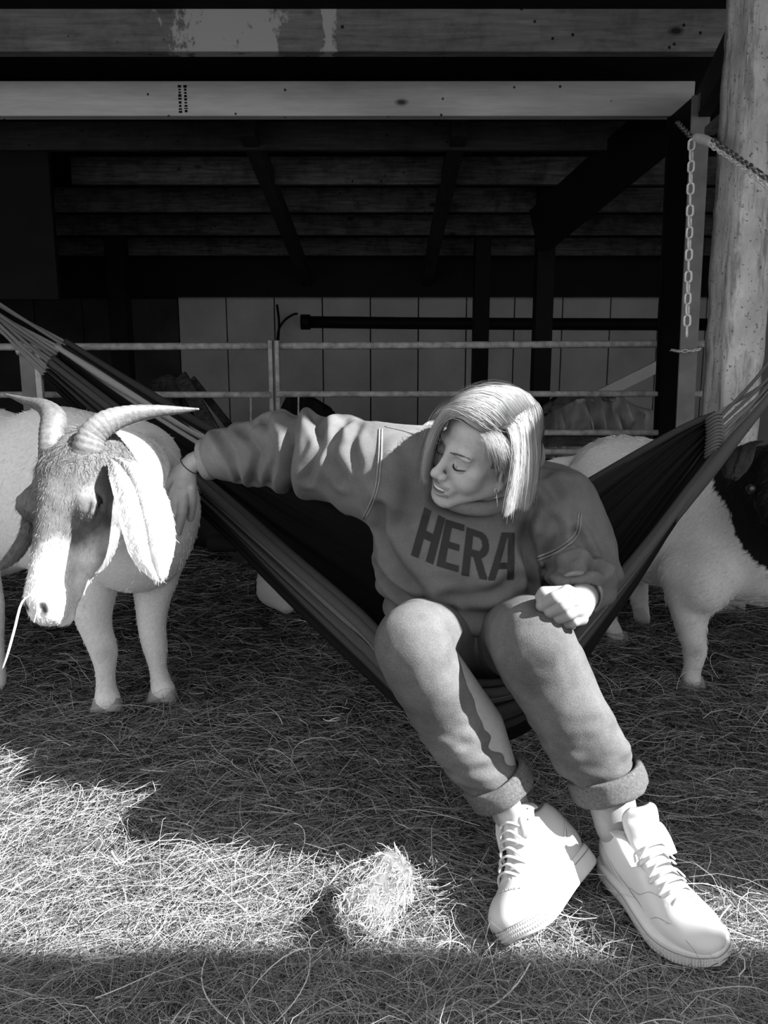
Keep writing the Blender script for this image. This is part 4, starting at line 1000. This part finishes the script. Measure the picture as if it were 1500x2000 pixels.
def rolled(c_, ax_, r_, L, nm='trouser_cuff', mt=None, th_r=.0075, rough=.008):
    n, m = 64, 22; t = unit(ax_); a = unit(np.cross(t, cdir(0, 0, 1))); b = np.cross(t, a); th = np.linspace(0, 2*np.pi, n, endpoint=False)
    ph = np.linspace(0, 2*np.pi, m, endpoint=False); V_ = np.zeros((n, m, 3))
    pr = (np.abs(np.cos(ph))**.6*np.sign(np.cos(ph))); ps = np.abs(np.sin(ph))**.6*np.sign(np.sin(ph))
    for i_, x in enumerate(th):
        rad = np.cos(x)*a+np.sin(x)*b; V_[i_] = c_+rad*(r_+th_r*ps)[:, None]+t*(pr*L/2)[:, None]
    V_ += (unit(V_-c_)*((fbm(V_, 40, 3)-.5)*rough)[..., None]); i_ = np.arange(n)[:, None]; j_ = np.arange(m)[None]
    f_ = np.stack([i_*m+j_, i_*m+(j_+1) % m, ((i_+1) % n)*m+(j_+1) % m, ((i_+1) % n)*m+j_], -1).reshape(-1, 4)
    return npmesh(nm, V_.reshape(-1, 3), f_, mt or cu, W, True)
rolled(P(974, 1531, 1.50), P(1000, 1575, 1.505)-P(940, 1480, 1.495), .061, .044); rolled(P(1186, 1524, 1.48), P(1203, 1572, 1.478)-P(1168, 1475, 1.48), .068, .046)
for a in CUFFS: rolled(a[0], a[1], a[2], a[3], 'sleeve_cuff', M['rib'], .005, .004)
# bands on the wrists
cuff('wristband', P(370, 910, 1.849), P(355, 930, 1.86)-P(388, 893, 1.845), .0262, .002, M['lash'], 1, rr=.0012)
cuff('wristband', P(1139, 1163, 1.468), P(1126, 1182, 1.43)-P(1150, 1150, 1.50), .0315, .006, M['lash'], 2, rr=.0010)
# earring
er = tube('earring', [P(970+4*math.sin(a), 958-4*math.cos(a), 1.475) for a in np.linspace(0, 6.28, 14)], .0007, M['metal'], W, 20, 6)
tube('pendant', [P(970, 962, 1.475), P(972, 990, 1.475)], [.0009, .0007], M['metal'], er, 4, 6); tube('pendant_bar', [P(967, 972, 1.475), P(974, 971, 1.475)], .0007, M['metal'], er, 3, 6)

# ---- hair: locks between guide strands, kept outside the skull
def strands(gs, n, w_, name, tr, tt, jit=.002, S=15, push=1.05, part=None, clump=0, lv=.05):
    G = np.array([crom([P(*q) for q in g_], S) for g_ in gs]); m = len(G); u = rng.random(n)*(m-1)*.9999
    if clump: u = u*(1-.0)+0; cu_ = np.floor(u*clump)/clump+.5/clump; u = cu_+(u-cu_)*.55
    u = np.clip(u, 0, m-1.0001); i_ = u.astype(int); f_ = (u-i_)[:, None, None]
    Q = np.concatenate([2*G[:1]-G[1:2], G, 2*G[-1:]-G[-2:-1]]); a, b, c_, d = Q[i_], Q[i_+1], Q[i_+2], Q[i_+3]
    pth = .5*(2*b+(-a+c_)*f_+(2*a-5*b+4*c_-d)*f_**2+(-a+3*b-3*c_+d)*f_**3)
    ln = (1-lv*rng.random(n))[:, None]*np.linspace(0, 1, S)[None]*(S-1); li = np.clip(ln.astype(int), 0, S-2); lf = (ln-li)[..., None]; ar_ = np.arange(n)[:, None]
    pth = pth[ar_, li]*(1-lf)+pth[ar_, li+1]*lf; s_ = np.linspace(0, 1, S)[None, :, None]
    pth = pth+rng.normal(size=(n, 1, 3))*jit*(.4+s_)*np.where(rng.random(n) < .03, 3.5, 1)[:, None, None]+rng.normal(size=(n, S, 3))*jit*.10
    L = rng.random(n); 
    for (ec, er_) in (((0, .043, -.022), (.074, .080, .092)), ((0, -.012, .022), (.062, .082, .066))):
        q = ((pth-HC)@HR-np.array(ec))/np.array(er_); k0 = np.linalg.norm(q, axis=-1); pk = push+.05*L[:, None]+.0*k0
        q = q*np.where(k0 < pk, pk/np.maximum(k0, .1), 1)[..., None]; pth = HC+(q*np.array(er_)+np.array(ec))@HR.T
    base = (.85+.3*rng.random(n))[:, None]; stripe = (.72+.5*vn(np.stack([u*7, u*0, u*0], -1), 3.0))[:, None]
    tone = (tr+(tt-tr)*np.clip(np.linspace(0, 1, S)*5, 0, 1))[None]*base*stripe
    o = ribbons(name, pth, w_, M['hair'], body, True, None, side=unit(pth[:, S//2]-HC)*1.0, kind='stuff')
    a_ = o.data.attributes.new('tone', 'FLOAT', 'POINT'); a_.data.foreach_set('value', np.repeat(tone.ravel(), 2).astype(np.float32)); return o
A = [  # swept over the top towards the far side of the face
 [(952, 848, 1.42), (925, 832, 1.41), (895, 812, 1.42), (868, 822, 1.44), (850, 855, 1.46), (838, 900, 1.49), (831, 945, 1.52)],
 [(968, 838, 1.42), (940, 815, 1.40), (905, 798, 1.41), (868, 812, 1.44), (848, 850, 1.47), (836, 895, 1.50), (830, 940, 1.53)],
 [(985, 828, 1.42), (955, 797, 1.40), (912, 784, 1.42), (872, 806, 1.45), (847, 848, 1.48), (834, 893, 1.51), (830, 935, 1.54)],
 [(1002, 816, 1.43), (975, 778, 1.42), (925, 770, 1.44), (876, 798, 1.47), (848, 840, 1.50), (834, 888, 1.53), (832, 930, 1.55)],
 [(1018, 805, 1.45), (990, 765, 1.46), (935, 760, 1.48), (880, 790, 1.51), (848, 838, 1.53), (836, 885, 1.55), (834, 925, 1.57)],
 [(1034, 797, 1.48), (1005, 760, 1.50), (945, 752, 1.53), (888, 782, 1.56), (852, 830, 1.58), (840, 880, 1.59), (838, 920, 1.60)],
 [(1040, 800, 1.53), (1010, 765, 1.56), (950, 757, 1.59), (895, 790, 1.61), (860, 840, 1.62), (850, 890, 1.62), (850, 930, 1.62)]]
B_ = [  # hanging down on the near side
 [(972, 838, 1.425), (992, 838, 1.40), (1003, 880, 1.40), (999, 930, 1.41), (992, 970, 1.42), (987, 1008, 1.43)],
 [(988, 828, 1.43), (1006, 830, 1.41), (1013, 880, 1.41), (1008, 930, 1.42), (1002, 965, 1.43), (996, 1002, 1.44)],
 [(1003, 818, 1.44), (1020, 826, 1.42), (1025, 880, 1.42), (1022, 930, 1.43), (1016, 960, 1.44), (1010, 990, 1.45)],
 [(1018, 806, 1.455), (1033, 820, 1.44), (1038, 880, 1.44), (1036, 925, 1.45), (1032, 960, 1.46), (1026, 998, 1.47)],
 [(1034, 797, 1.48), (1047, 815, 1.48), (1052, 870, 1.48), (1050, 910, 1.49), (1044, 945, 1.50), (1036, 975, 1.51)],
 [(1040, 798, 1.53), (1052, 820, 1.54), (1056, 870, 1.55), (1052, 905, 1.56), (1045, 930, 1.57), (1038, 950, 1.58)]]
strands(A, 5200, .00085, 'hair', .13, .34, .0022, clump=6); strands(B_, 4200, .0009, 'hair', .13, .38, .0018, clump=5)
D_ = [[(940, 848, 1.40), (950, 860, 1.385), (958, 880, 1.385), (966, 898, 1.395)], [(955, 846, 1.405), (968, 858, 1.39), (976, 880, 1.39), (982, 905, 1.40)], [(968, 842, 1.41), (984, 858, 1.395), (994, 885, 1.395), (998, 915, 1.405)]]
strands(D_, 420, .0005, 'temple_hair', .12, .36, .003, S=8, push=1.01, lv=.75)
D2 = [[(962, 880, 1.42), (966, 900, 1.42), (972, 918, 1.425)], [(980, 880, 1.42), (984, 905, 1.42), (990, 925, 1.43)], [(998, 880, 1.43), (1004, 905, 1.43), (1010, 935, 1.44)]]
strands(D2, 450, .0007, 'temple_hair', .12, .22, .003, S=6, push=1.015)
# ---- sneakers
M['leather'] = plain('white_leather', .50, .42, .04, 12, .08, .4)
M['rubber'] = plain('white_rubber_sole', .55, .55, .05, 30, .2, .3)
M['seamline'] = plain('grey_seam', .22, .7, .1, 30, 0)
def sneaker(O, Yd, Zd, mirror, label, S9):
    """O heel centre on the ground, Yd to the toe, Zd up"""
    Yd = unit(Yd); Zd = unit(Zd-(Zd@Yd)*Yd); Xd = np.cross(Yd, Zd)*mirror; R_ = np.stack([Xd, Yd, Zd], 1)
    root = empty('sneaker', O); root.parent = W; root.matrix_parent_inverse = Matrix.Translation(W.location).inverted(); tag(root, label)
    T = lambda x, y, z: np.asarray(O)+R_@(S9*np.array([x, y, z], float))
    TT = lambda A_: np.asarray(O)+(S9*np.asarray(A_))@R_.T
    def add(name, v, f, mat, col=None): return npmesh(name, v, f, mat, root, True, col)
    # plan outline: y, half width left, half width right (x negative is inner side)
    yy = np.array([-.008, .0, .02, .06, .11, .17, .215, .255, .283, .298, .304]); wl = np.array([.0, .022, .035, .038, .037, .045, .051, .047, .034, .016, .0]); wr = np.array([.0, .022, .036, .040, .041, .050, .054, .046, .031, .014, .0])
    q = crom(np.stack([yy, wl, wr], 1), 60); q[:, 1:] = np.maximum(q[:, 1:], 0); ring = np.vstack([np.stack([-q[:, 1], q[:, 0]], 1), np.stack([q[::-1, 2], q[::-1, 0]], 1)[1:-1]])
    n = len(ring); cen = np.array([0, .15])
    lv_ = [(.93, .0), (.985, .003), (1.0, .010), (1.0, .024), (.985, .0285), (.985, .0300), (.955, .033)]
    rise = lambda y: .012*np.clip((y-.22)/.08, 0, 1)**2
    V_ = [np.column_stack([(ring-cen)*[k, 1-(1-k)*.45]+cen, z_+rise(ring[:, 1])*(1 if z_ < .02 else .6)]) for k, z_ in lv_]
    gr = np.vstack(V_); N_ = len(gr); gr = np.vstack([gr, [[0, .15, .0]], [[0, .15, .033]]]); f_ = []
    for a in range(len(lv_)-1):
        i_ = np.arange(n); f_.append(np.stack([a*n+i_, a*n+(i_+1) % n, (a+1)*n+(i_+1) % n, (a+1)*n+i_], -1))
    i_ = np.arange(n); f_.append(np.stack([np.full(n, N_), (i_+1) % n, i_, i_], -1)); f_.append(np.stack([np.full(n, N_+1), (len(lv_)-1)*n+i_, (len(lv_)-1)*n+(i_+1) % n, (len(lv_)-1)*n+(i_+1) % n], -1))
    f_ = np.vstack(f_); me = bpy.data.meshes.new('sole'); me.from_pydata([tuple(x) for x in TT(gr)], [], [tuple(dict.fromkeys(int(a) for a in x)) for x in f_]); link('sole', me, M['rubber'], root, True)
    tube('sole_stitching', [T(a*1.006, .15+(b-.15)*1.004, .0245+rise(np.array(b))*.7) for a, b in ring[::3]]+[T(ring[0, 0]*1.006, ring[0, 1], .0245)], .0009, M['seamline'], root, 90, 5)
    # ribs along the toe of the sole
    bm_ = bmesh.new()
    for k in range(n):
        if ring[k, 1] > .215:
            for z_ in (.008, .0135, .019):
                c_ = T(ring[k, 0]*1.004, .15+(ring[k, 1]-.15)*1.003, z_+rise(ring[k, 1])); bmesh.ops.create_cube(bm_, size=.0028, matrix=Matrix.Translation(c_))
    bm_obj('toe_ribbing', bm_, M['rubber'], root)['kind'] = 'stuff'
    # upper
    lo = np.min([T(x, y, z) for x in (-.09, .09) for y in (-.03, .33) for z in (-.01, .2)], 0); hi = np.max([T(x, y, z) for x in (-.09, .09) for y in (-.03, .33) for z in (-.01, .2)], 0)
    fu = Field(lo, hi, .0023)
    E_ = lambda c_, r_, k=.02, neg=False: fu.ell(T(*c_), np.array(r_), R_, k, neg)
    E_((0, .05, .045), (.036, .056, .045)); E_((0, .05, .085), (.037, .052, .055), .03); E_((0, .12, .045), (.038, .07, .045), .03)
    E_((.001, .205, .036), (.049, .078, .040), .03); E_((.0, .245, .040), (.042, .052, .027), .03)
    fu.cone(T(0, .09, .10), T(0, .20, .060), .028, .026, .02, ax=Xd, fl=1.15)
    E_((0, .05, .05), (.034, .046, .02), .02); E_((0, .052, .160), (.032, .046, .075), .006, True)
    fu.cone(T(0, .105, .150), T(0, .15, .098), .016, .012, .006, neg=True, ax=Xd, fl=1.3)
    E_((0, .12, -.045), (.2, .3, .07), .004, True)
    # grooves between panels
    for s_ in (-1, 1):
        g = lambda pts, r_=.0013: fu.chain([T(s_*a, b, c_) for a, b, c_ in pts], [r_]*len(pts), .0015, neg=True, sub=3)
        g([(.0, .252, .066), (.018, .248, .066), (.034, .236, .058), (.042, .21, .054), (.047, .195, .04)])
        g([(.026, .195, .080), (.036, .175, .073), (.044, .15, .055), (.043, .12, .045)])
        g([(.040, .09, .045), (.041, .06, .06), (.039, .03, .075), (.032, .01, .085)])
        for k in range(4): E_((s_*.006*(1+k), .226-.004*k, .075), (.0013, .0013, .006), .001, True)
    uv_, uf_ = fu.mesh(1); up = add('upper', uv_, uf_, M['leather']); tr = BVHTree.FromPolygons([tuple(x) for x in uv_], [tuple(int(i) for i in x) for x in uf_])
    def onto(x, y, z, off=.002):
        o_ = T(x, y, z); r_ = tr.find_nearest(Vector(o_)); return np.array(r_[0])+np.array(r_[1])*off
    for s_ in (-1, 1):
        for pts in ([(.03, .20, .085), (.037, .175, .078), (.045, .15, .058), (.043, .12, .045)], [(.0, .254, .068), (.018, .250, .068), (.034, .238, .06), (.042, .212, .056), (.048, .195, .042)], [(.041, .09, .045), (.042, .06, .06), (.040, .03, .075), (.033, .01, .085)]):
            tube('stitching', [onto(s_*a, b, c_, .0004) for a, b, c_ in pts], .0005, M['seamline'], up, 20, 5)
        # curved stripe on the side
        pts = crom([(.044, .165, .040), (.045, .13, .034), (.043, .10, .042), (.041, .065, .062), (.037, .02, .080)], 26); wd_ = np.interp(np.linspace(0, 1, 26), [0, .15, .4, 1], [.001, .008, .008, .0008])
        a_ = np.array([onto(s_*p_[0], p_[1], p_[2]+w2*.6, .0012) for p_, w2 in zip(pts, wd_)]); b_ = np.array([onto(s_*p_[0], p_[1], p_[2]-w2*.6, .0012) for p_, w2 in zip(pts, wd_)])
        me_v = np.stack([a_, b_], 1).reshape(-1, 3); k_i = np.arange(25)*2; npmesh('side_stripe', me_v, np.stack([k_i, k_i+1, k_i+3, k_i+2], -1), M['rubber'], up, True)
        # eyelet flap at the ankle
        fv = []; 
        cpts = [T(s_*.030, .070, .128), T(s_*.030, .095, .134), T(s_*.031, .118, .120), T(s_*.033, .140, .102)]
        tube('eyelet_flap', cpts, [.010, .016, .016, .010], M['leather'], root, 20, 12, .32)
        for b, z_ in ((.100, .136), (.118, .124)):
            bm_ = bmesh.new(); bmesh.ops.create_uvsphere(bm_, u_segments=8, v_segments=6, radius=.0022, matrix=Matrix.Translation(T(s_*.0365, b, z_-.004))); bm_obj('eyelet', bm_, M['seamline'], root)
    # tongue
    c_ = crom([T(0, .185, .083), T(0, .152, .108), T(0, .126, .136), T(0, .116, .165), T(0, .110, .192)], 24); hw = crom(np.array([.020, .028, .033, .037, .034])[:, None], 24)[:, 0]; hw[-4:] *= [.99, .94, .84, .62]
    t_ = unit(np.gradient(c_, axis=0)); nn_ = unit(np.cross(Xd, t_)); nn_ = nn_ if (nn_@Yd).mean() > 0 else -nn_
    u_ = np.linspace(-1, 1, 13); tp = c_[:, None]+(hw[:, None]*u_)[..., None]*Xd-(hw[:, None]*.35*u_**2)[..., None]*nn_[:, None]
    pf = .004*(1-np.abs(np.sin(np.linspace(0, 1, 24)*9.4))**8*.8); tp = tp+nn_[:, None]*pf[:, None, None]*(1-u_**4)[None, :, None]; bt = tp-nn_[:, None]*.010*(1-.5*u_**4)[None, :, None]
    V_ = np.concatenate([tp.reshape(-1, 3), bt.reshape(-1, 3)]); i_ = (np.arange(23)[:, None]*13+np.arange(12)[None]).ravel(); f1 = np.stack([i_, i_+13, i_+14, i_+1], -1)
    ed = np.concatenate([np.arange(13), np.arange(1, 24)*13+12, 23*13+np.arange(11, -1, -1), np.arange(22, 0, -1)*13]); e2 = np.roll(ed, -1)
    add('tongue', V_, np.vstack([f1, f1[:, ::-1]+24*13, np.stack([ed, e2, e2+24*13, ed+24*13], -1)]), M['leather'])
    # laces
    for k in range(7):
        b = .218-.0135*k; z_ = .070+.0068*k+.0008*k*k*.3; sk = .006*(1 if k % 2 else -1)
        tube('lace', [T(-.027, b-.004+sk, z_-.006), T(-.014, b, z_+.012), T(0, b+.002, z_+.016), T(.014, b+.001, z_+.012), T(.027, b-.004-sk, z_-.006)], .0036, M['leather'], root, 24, 10, .5)
    return T
aL = AL; hL = P(1192, 1698, 1.53); toeL = P(1372, 1872, 1.285); hL[2] = .03; toeL[2] = .03
TL_ = sneaker(hL, toeL-hL, np.array([-.10, .02, 1.0]), 1, 'white leather sneaker standing flat with thick laces', np.array([1.22, .98, 1.0]))
hR = P(1148, 1702, 1.50); hR[2] = .05; tR = P(1042, 1826, 1.335); tR[2] = .04
TR_ = sneaker(hR, tR-hR, P(985, 1580, 1.47)-hR, 1, 'white leather sneaker rolled onto its outer edge', np.array([1.1, .93, 1.18]))

# ------------------------------------------------------------ hammock
M['cloth'] = skinmat('hammock_cloth', .9, .5, 260, .08)
hk = empty('hammock', P(750, 1380, 1.9)*[1, 1, 0]+[0, 0, .3]); tag(hk, 'dark striped cloth hammock with gathered ends slung across the barn', 'hammock')
st = [((100, 708, 2.72), (92, 735, 2.74), (128, 668, 2.78)), ((240, 818, 2.50), (190, 835, 2.52), (262, 752, 2.62)), ((400, 952, 2.27), (398, 988, 2.34), (420, 846, 2.5)),
 ((560, 1092, 2.02), (545, 1132, 2.14), (560, 905, 2.36)), ((700, 1215, 1.80), (702, 1272, 1.95), (700, 945, 2.2)), ((800, 1315, 1.66), (832, 1368, 1.86), (820, 985, 2.08)),
 ((940, 1352, 1.58), (950, 1405, 1.84), (930, 1000, 2.06)), ((1045, 1318, 1.56), (1060, 1360, 1.80), (1050, 1000, 2.02)), ((1130, 1225, 1.62), (1140, 1245, 1.78), (1120, 962, 2.0)),
 ((1250, 1085, 1.73), (1265, 1062, 1.83), (1250, 886, 1.95)), ((1340, 968, 1.80), (1352, 935, 1.87), (1340, 836, 1.93)), ((1402, 888, 1.86), (1408, 850, 1.9), (1408, 808, 1.92))]
ns, ntt = 150, 150
Fp, Mp, Bp = [crom([P(*q[k]) for q in st], ns) for k in range(3)]
s_ = np.linspace(0, 1, ns)[:, None, None]; t_ = np.linspace(0, 1, ntt)[None, :, None]
Mc = (Mp-.25*Fp-.25*Bp)/.5
surf = Fp[:, None]*(1-t_)**2+2*Mc[:, None]*t_*(1-t_)+Bp[:, None]*t_**2
du = np.gradient(surf, axis=0); dv = np.gradient(surf, axis=1); nr = unit(np.cross(du, dv))
wdt = np.linalg.norm(np.diff(surf, axis=1), axis=2).sum(1)[:, None, None]
end = np.clip(np.abs(s_-.52)/.48, 0, 1); amp = .004+.014*end**1.6
ph = 2*np.pi*(13*t_+.3*np.sin(5*t_)+1.2*vn(np.concatenate([t_*np.ones_like(s_)*3, s_*2+0*t_, 0*s_*t_], -1), 2.0)[..., None]*(1-end))
amp = amp*np.clip(wdt/.45, .6, 1)
surf = surf+nr*amp*(np.sin(ph)+.35*np.sin(2.3*ph+1))
surf = surf.reshape(-1, 3); i_ = (np.arange(ns-1)[:, None]*ntt+np.arange(ntt-1)[None]).ravel()
tt_ = np.tile(np.linspace(0, 1, ntt), ns)
stripe = np.where((tt_ < .035), .14, np.where(tt_ < .05, .02, np.where(tt_ < .10, .07, np.where(tt_ < .115, .02, np.where(tt_ < .15, .05, .010)))))
stripe = np.where((tt_ > .955), .02, np.where((tt_ > .90) & (tt_ < .93) & (np.repeat(np.linspace(0, 1, ns), ntt) < .2), .30, stripe)); stripe = np.where((tt_ > .62) & (tt_ < .632), .05, stripe)  # woven stripes, plus a pale left strip painting the sunlit back fold
cl = npmesh('cloth', surf, np.stack([i_, i_+ntt, i_+ntt+1, i_+1], -1), M['cloth'], hk, True, stripe)
md = cl.modifiers.new('thick', 'SOLIDIFY'); md.thickness = .002
# rolled rims
rim = lambda off, r_, g_, nm='rolled_rim', base=Fp, a=0, b=ns: tube(nm, (base[a:b:3]+off), r_, M['cloth'], hk, None, 10, 1, col=[g_, g_])
rr_ = np.interp(np.linspace(0, 1, 30), [0, .15, .45, .6, .75, 1], [.010, .016, .013, .010, .012, .009])
rim(cdir(0, 0, .01), rr_, .07); rim(cdir(.006, .018, .0), rr_*.8, .05); rim(cdir(-.004, -.012, .004), rr_*.55, .13); rim(cdir(0, .004, 0), rr_*.9, .04, base=Bp)
rim(cdir(-.03, -.018, .01), rr_*.9, .30, base=Bp, a=0, b=60)  # paler left rim, sunlight on the back fold put into its tone
# cords
def cordset(ends, far, n, r_, nm='cord'):
    for k in range(n):
        u = k/(n-1); a = crom([P(*q) for q in ends], n)[k]; b = P(*far)+rng.normal(size=3)*.015
        mid = (a+b)/2+np.array([0, 0, -.012])+rng.normal(size=3)*.006
        tube(nm, [a, mid, b], r_, M['cloth'], hk, 16, 8, col=[.10+.12*rng.random()]*2)
cordset([(135, 672, 2.78), (112, 690, 2.75), (100, 715, 2.73), (95, 742, 2.73)], (-130, 520, 3.0), 12, .0065)
cordset([(1400, 808, 1.92), (1412, 840, 1.9), (1408, 870, 1.88), (1400, 890, 1.86)], (1590, 650, 2.02), 11, .0042)
tube('front_bundle', [P(1310, 1012, 1.78), P(1390, 915, 1.83), P(1440, 852, 1.87), P(1500, 780, 1.93), P(1590, 660, 2.02)], [.018, .017, .014, .010, .010], M['cloth'], hk, 40, 12, col=[.06, .10])
for k in range(12):   # cord loops at the gathered right end
    u = k/11; a = P(1404-6*abs(u-.4), 812+u*74, 1.92-.05*u)
    tube('end_loop', [a+cdir(-.035, -.012, .008), a+cdir(-.01, .004, .012), a+cdir(.006, .003, .006), a+cdir(.008, -.008, 0), a+cdir(0, -.012, -.004)], .0042, M['cloth'], hk, 20, 8, col=[.05, .30])
# ------------------------------------------------------------ straw covered lump
lc = P(738, 1745, 1.36); LD = unit(P(790, 1670, 1.43)-P(672, 1815, 1.28)); LD[2] = .12; LD = unit(LD)
fl_ = Field(lc-.14, lc+.14, .004); U_ = np.array([0, 0, 1.0]); S_ = unit(np.cross(LD, U_)); T_ = np.cross(S_, LD); RL = np.stack([LD, S_, T_], 1)
fl_.ell(lc, (.086, .042, .038), RL, .01); fl_.ell(lc-LD*.03, (.06, .036, .04), RL, .02); fl_.ell(lc+LD*.045+T_*.01, (.035, .034, .03), RL, .02)
lv, lf = fl_.mesh(1); lv = lv+vnorm(lv, lf)*((fbm(lv, 28)-.5)*.034)[:, None]
lump = npmesh('lump', lv, lf, plain('dung_and_straw', .12, .9, .4, 40, .6, .1), None, True)
tag(lump, 'oblong lump covered in straw standing up from the hay', 'lump')
fur('straw_cover', lv, lf, 1800, .03, M['hay'], lump, lambda p: np.tile(-LD, (len(p), 1))+rng.normal(size=p.shape)*.5, .0014, lift=.05, col=lambda p: np.full(len(p), .6), S=5, curl=.004)
tg = tube('twig', [P(375, 1560, 1.75), P(420, 1610, 1.66), P(462, 1662, 1.58)], .0022, M['oldwood'], None, 8, 6); tag(tg, 'thin dark twig lying on the bright hay', 'twig')
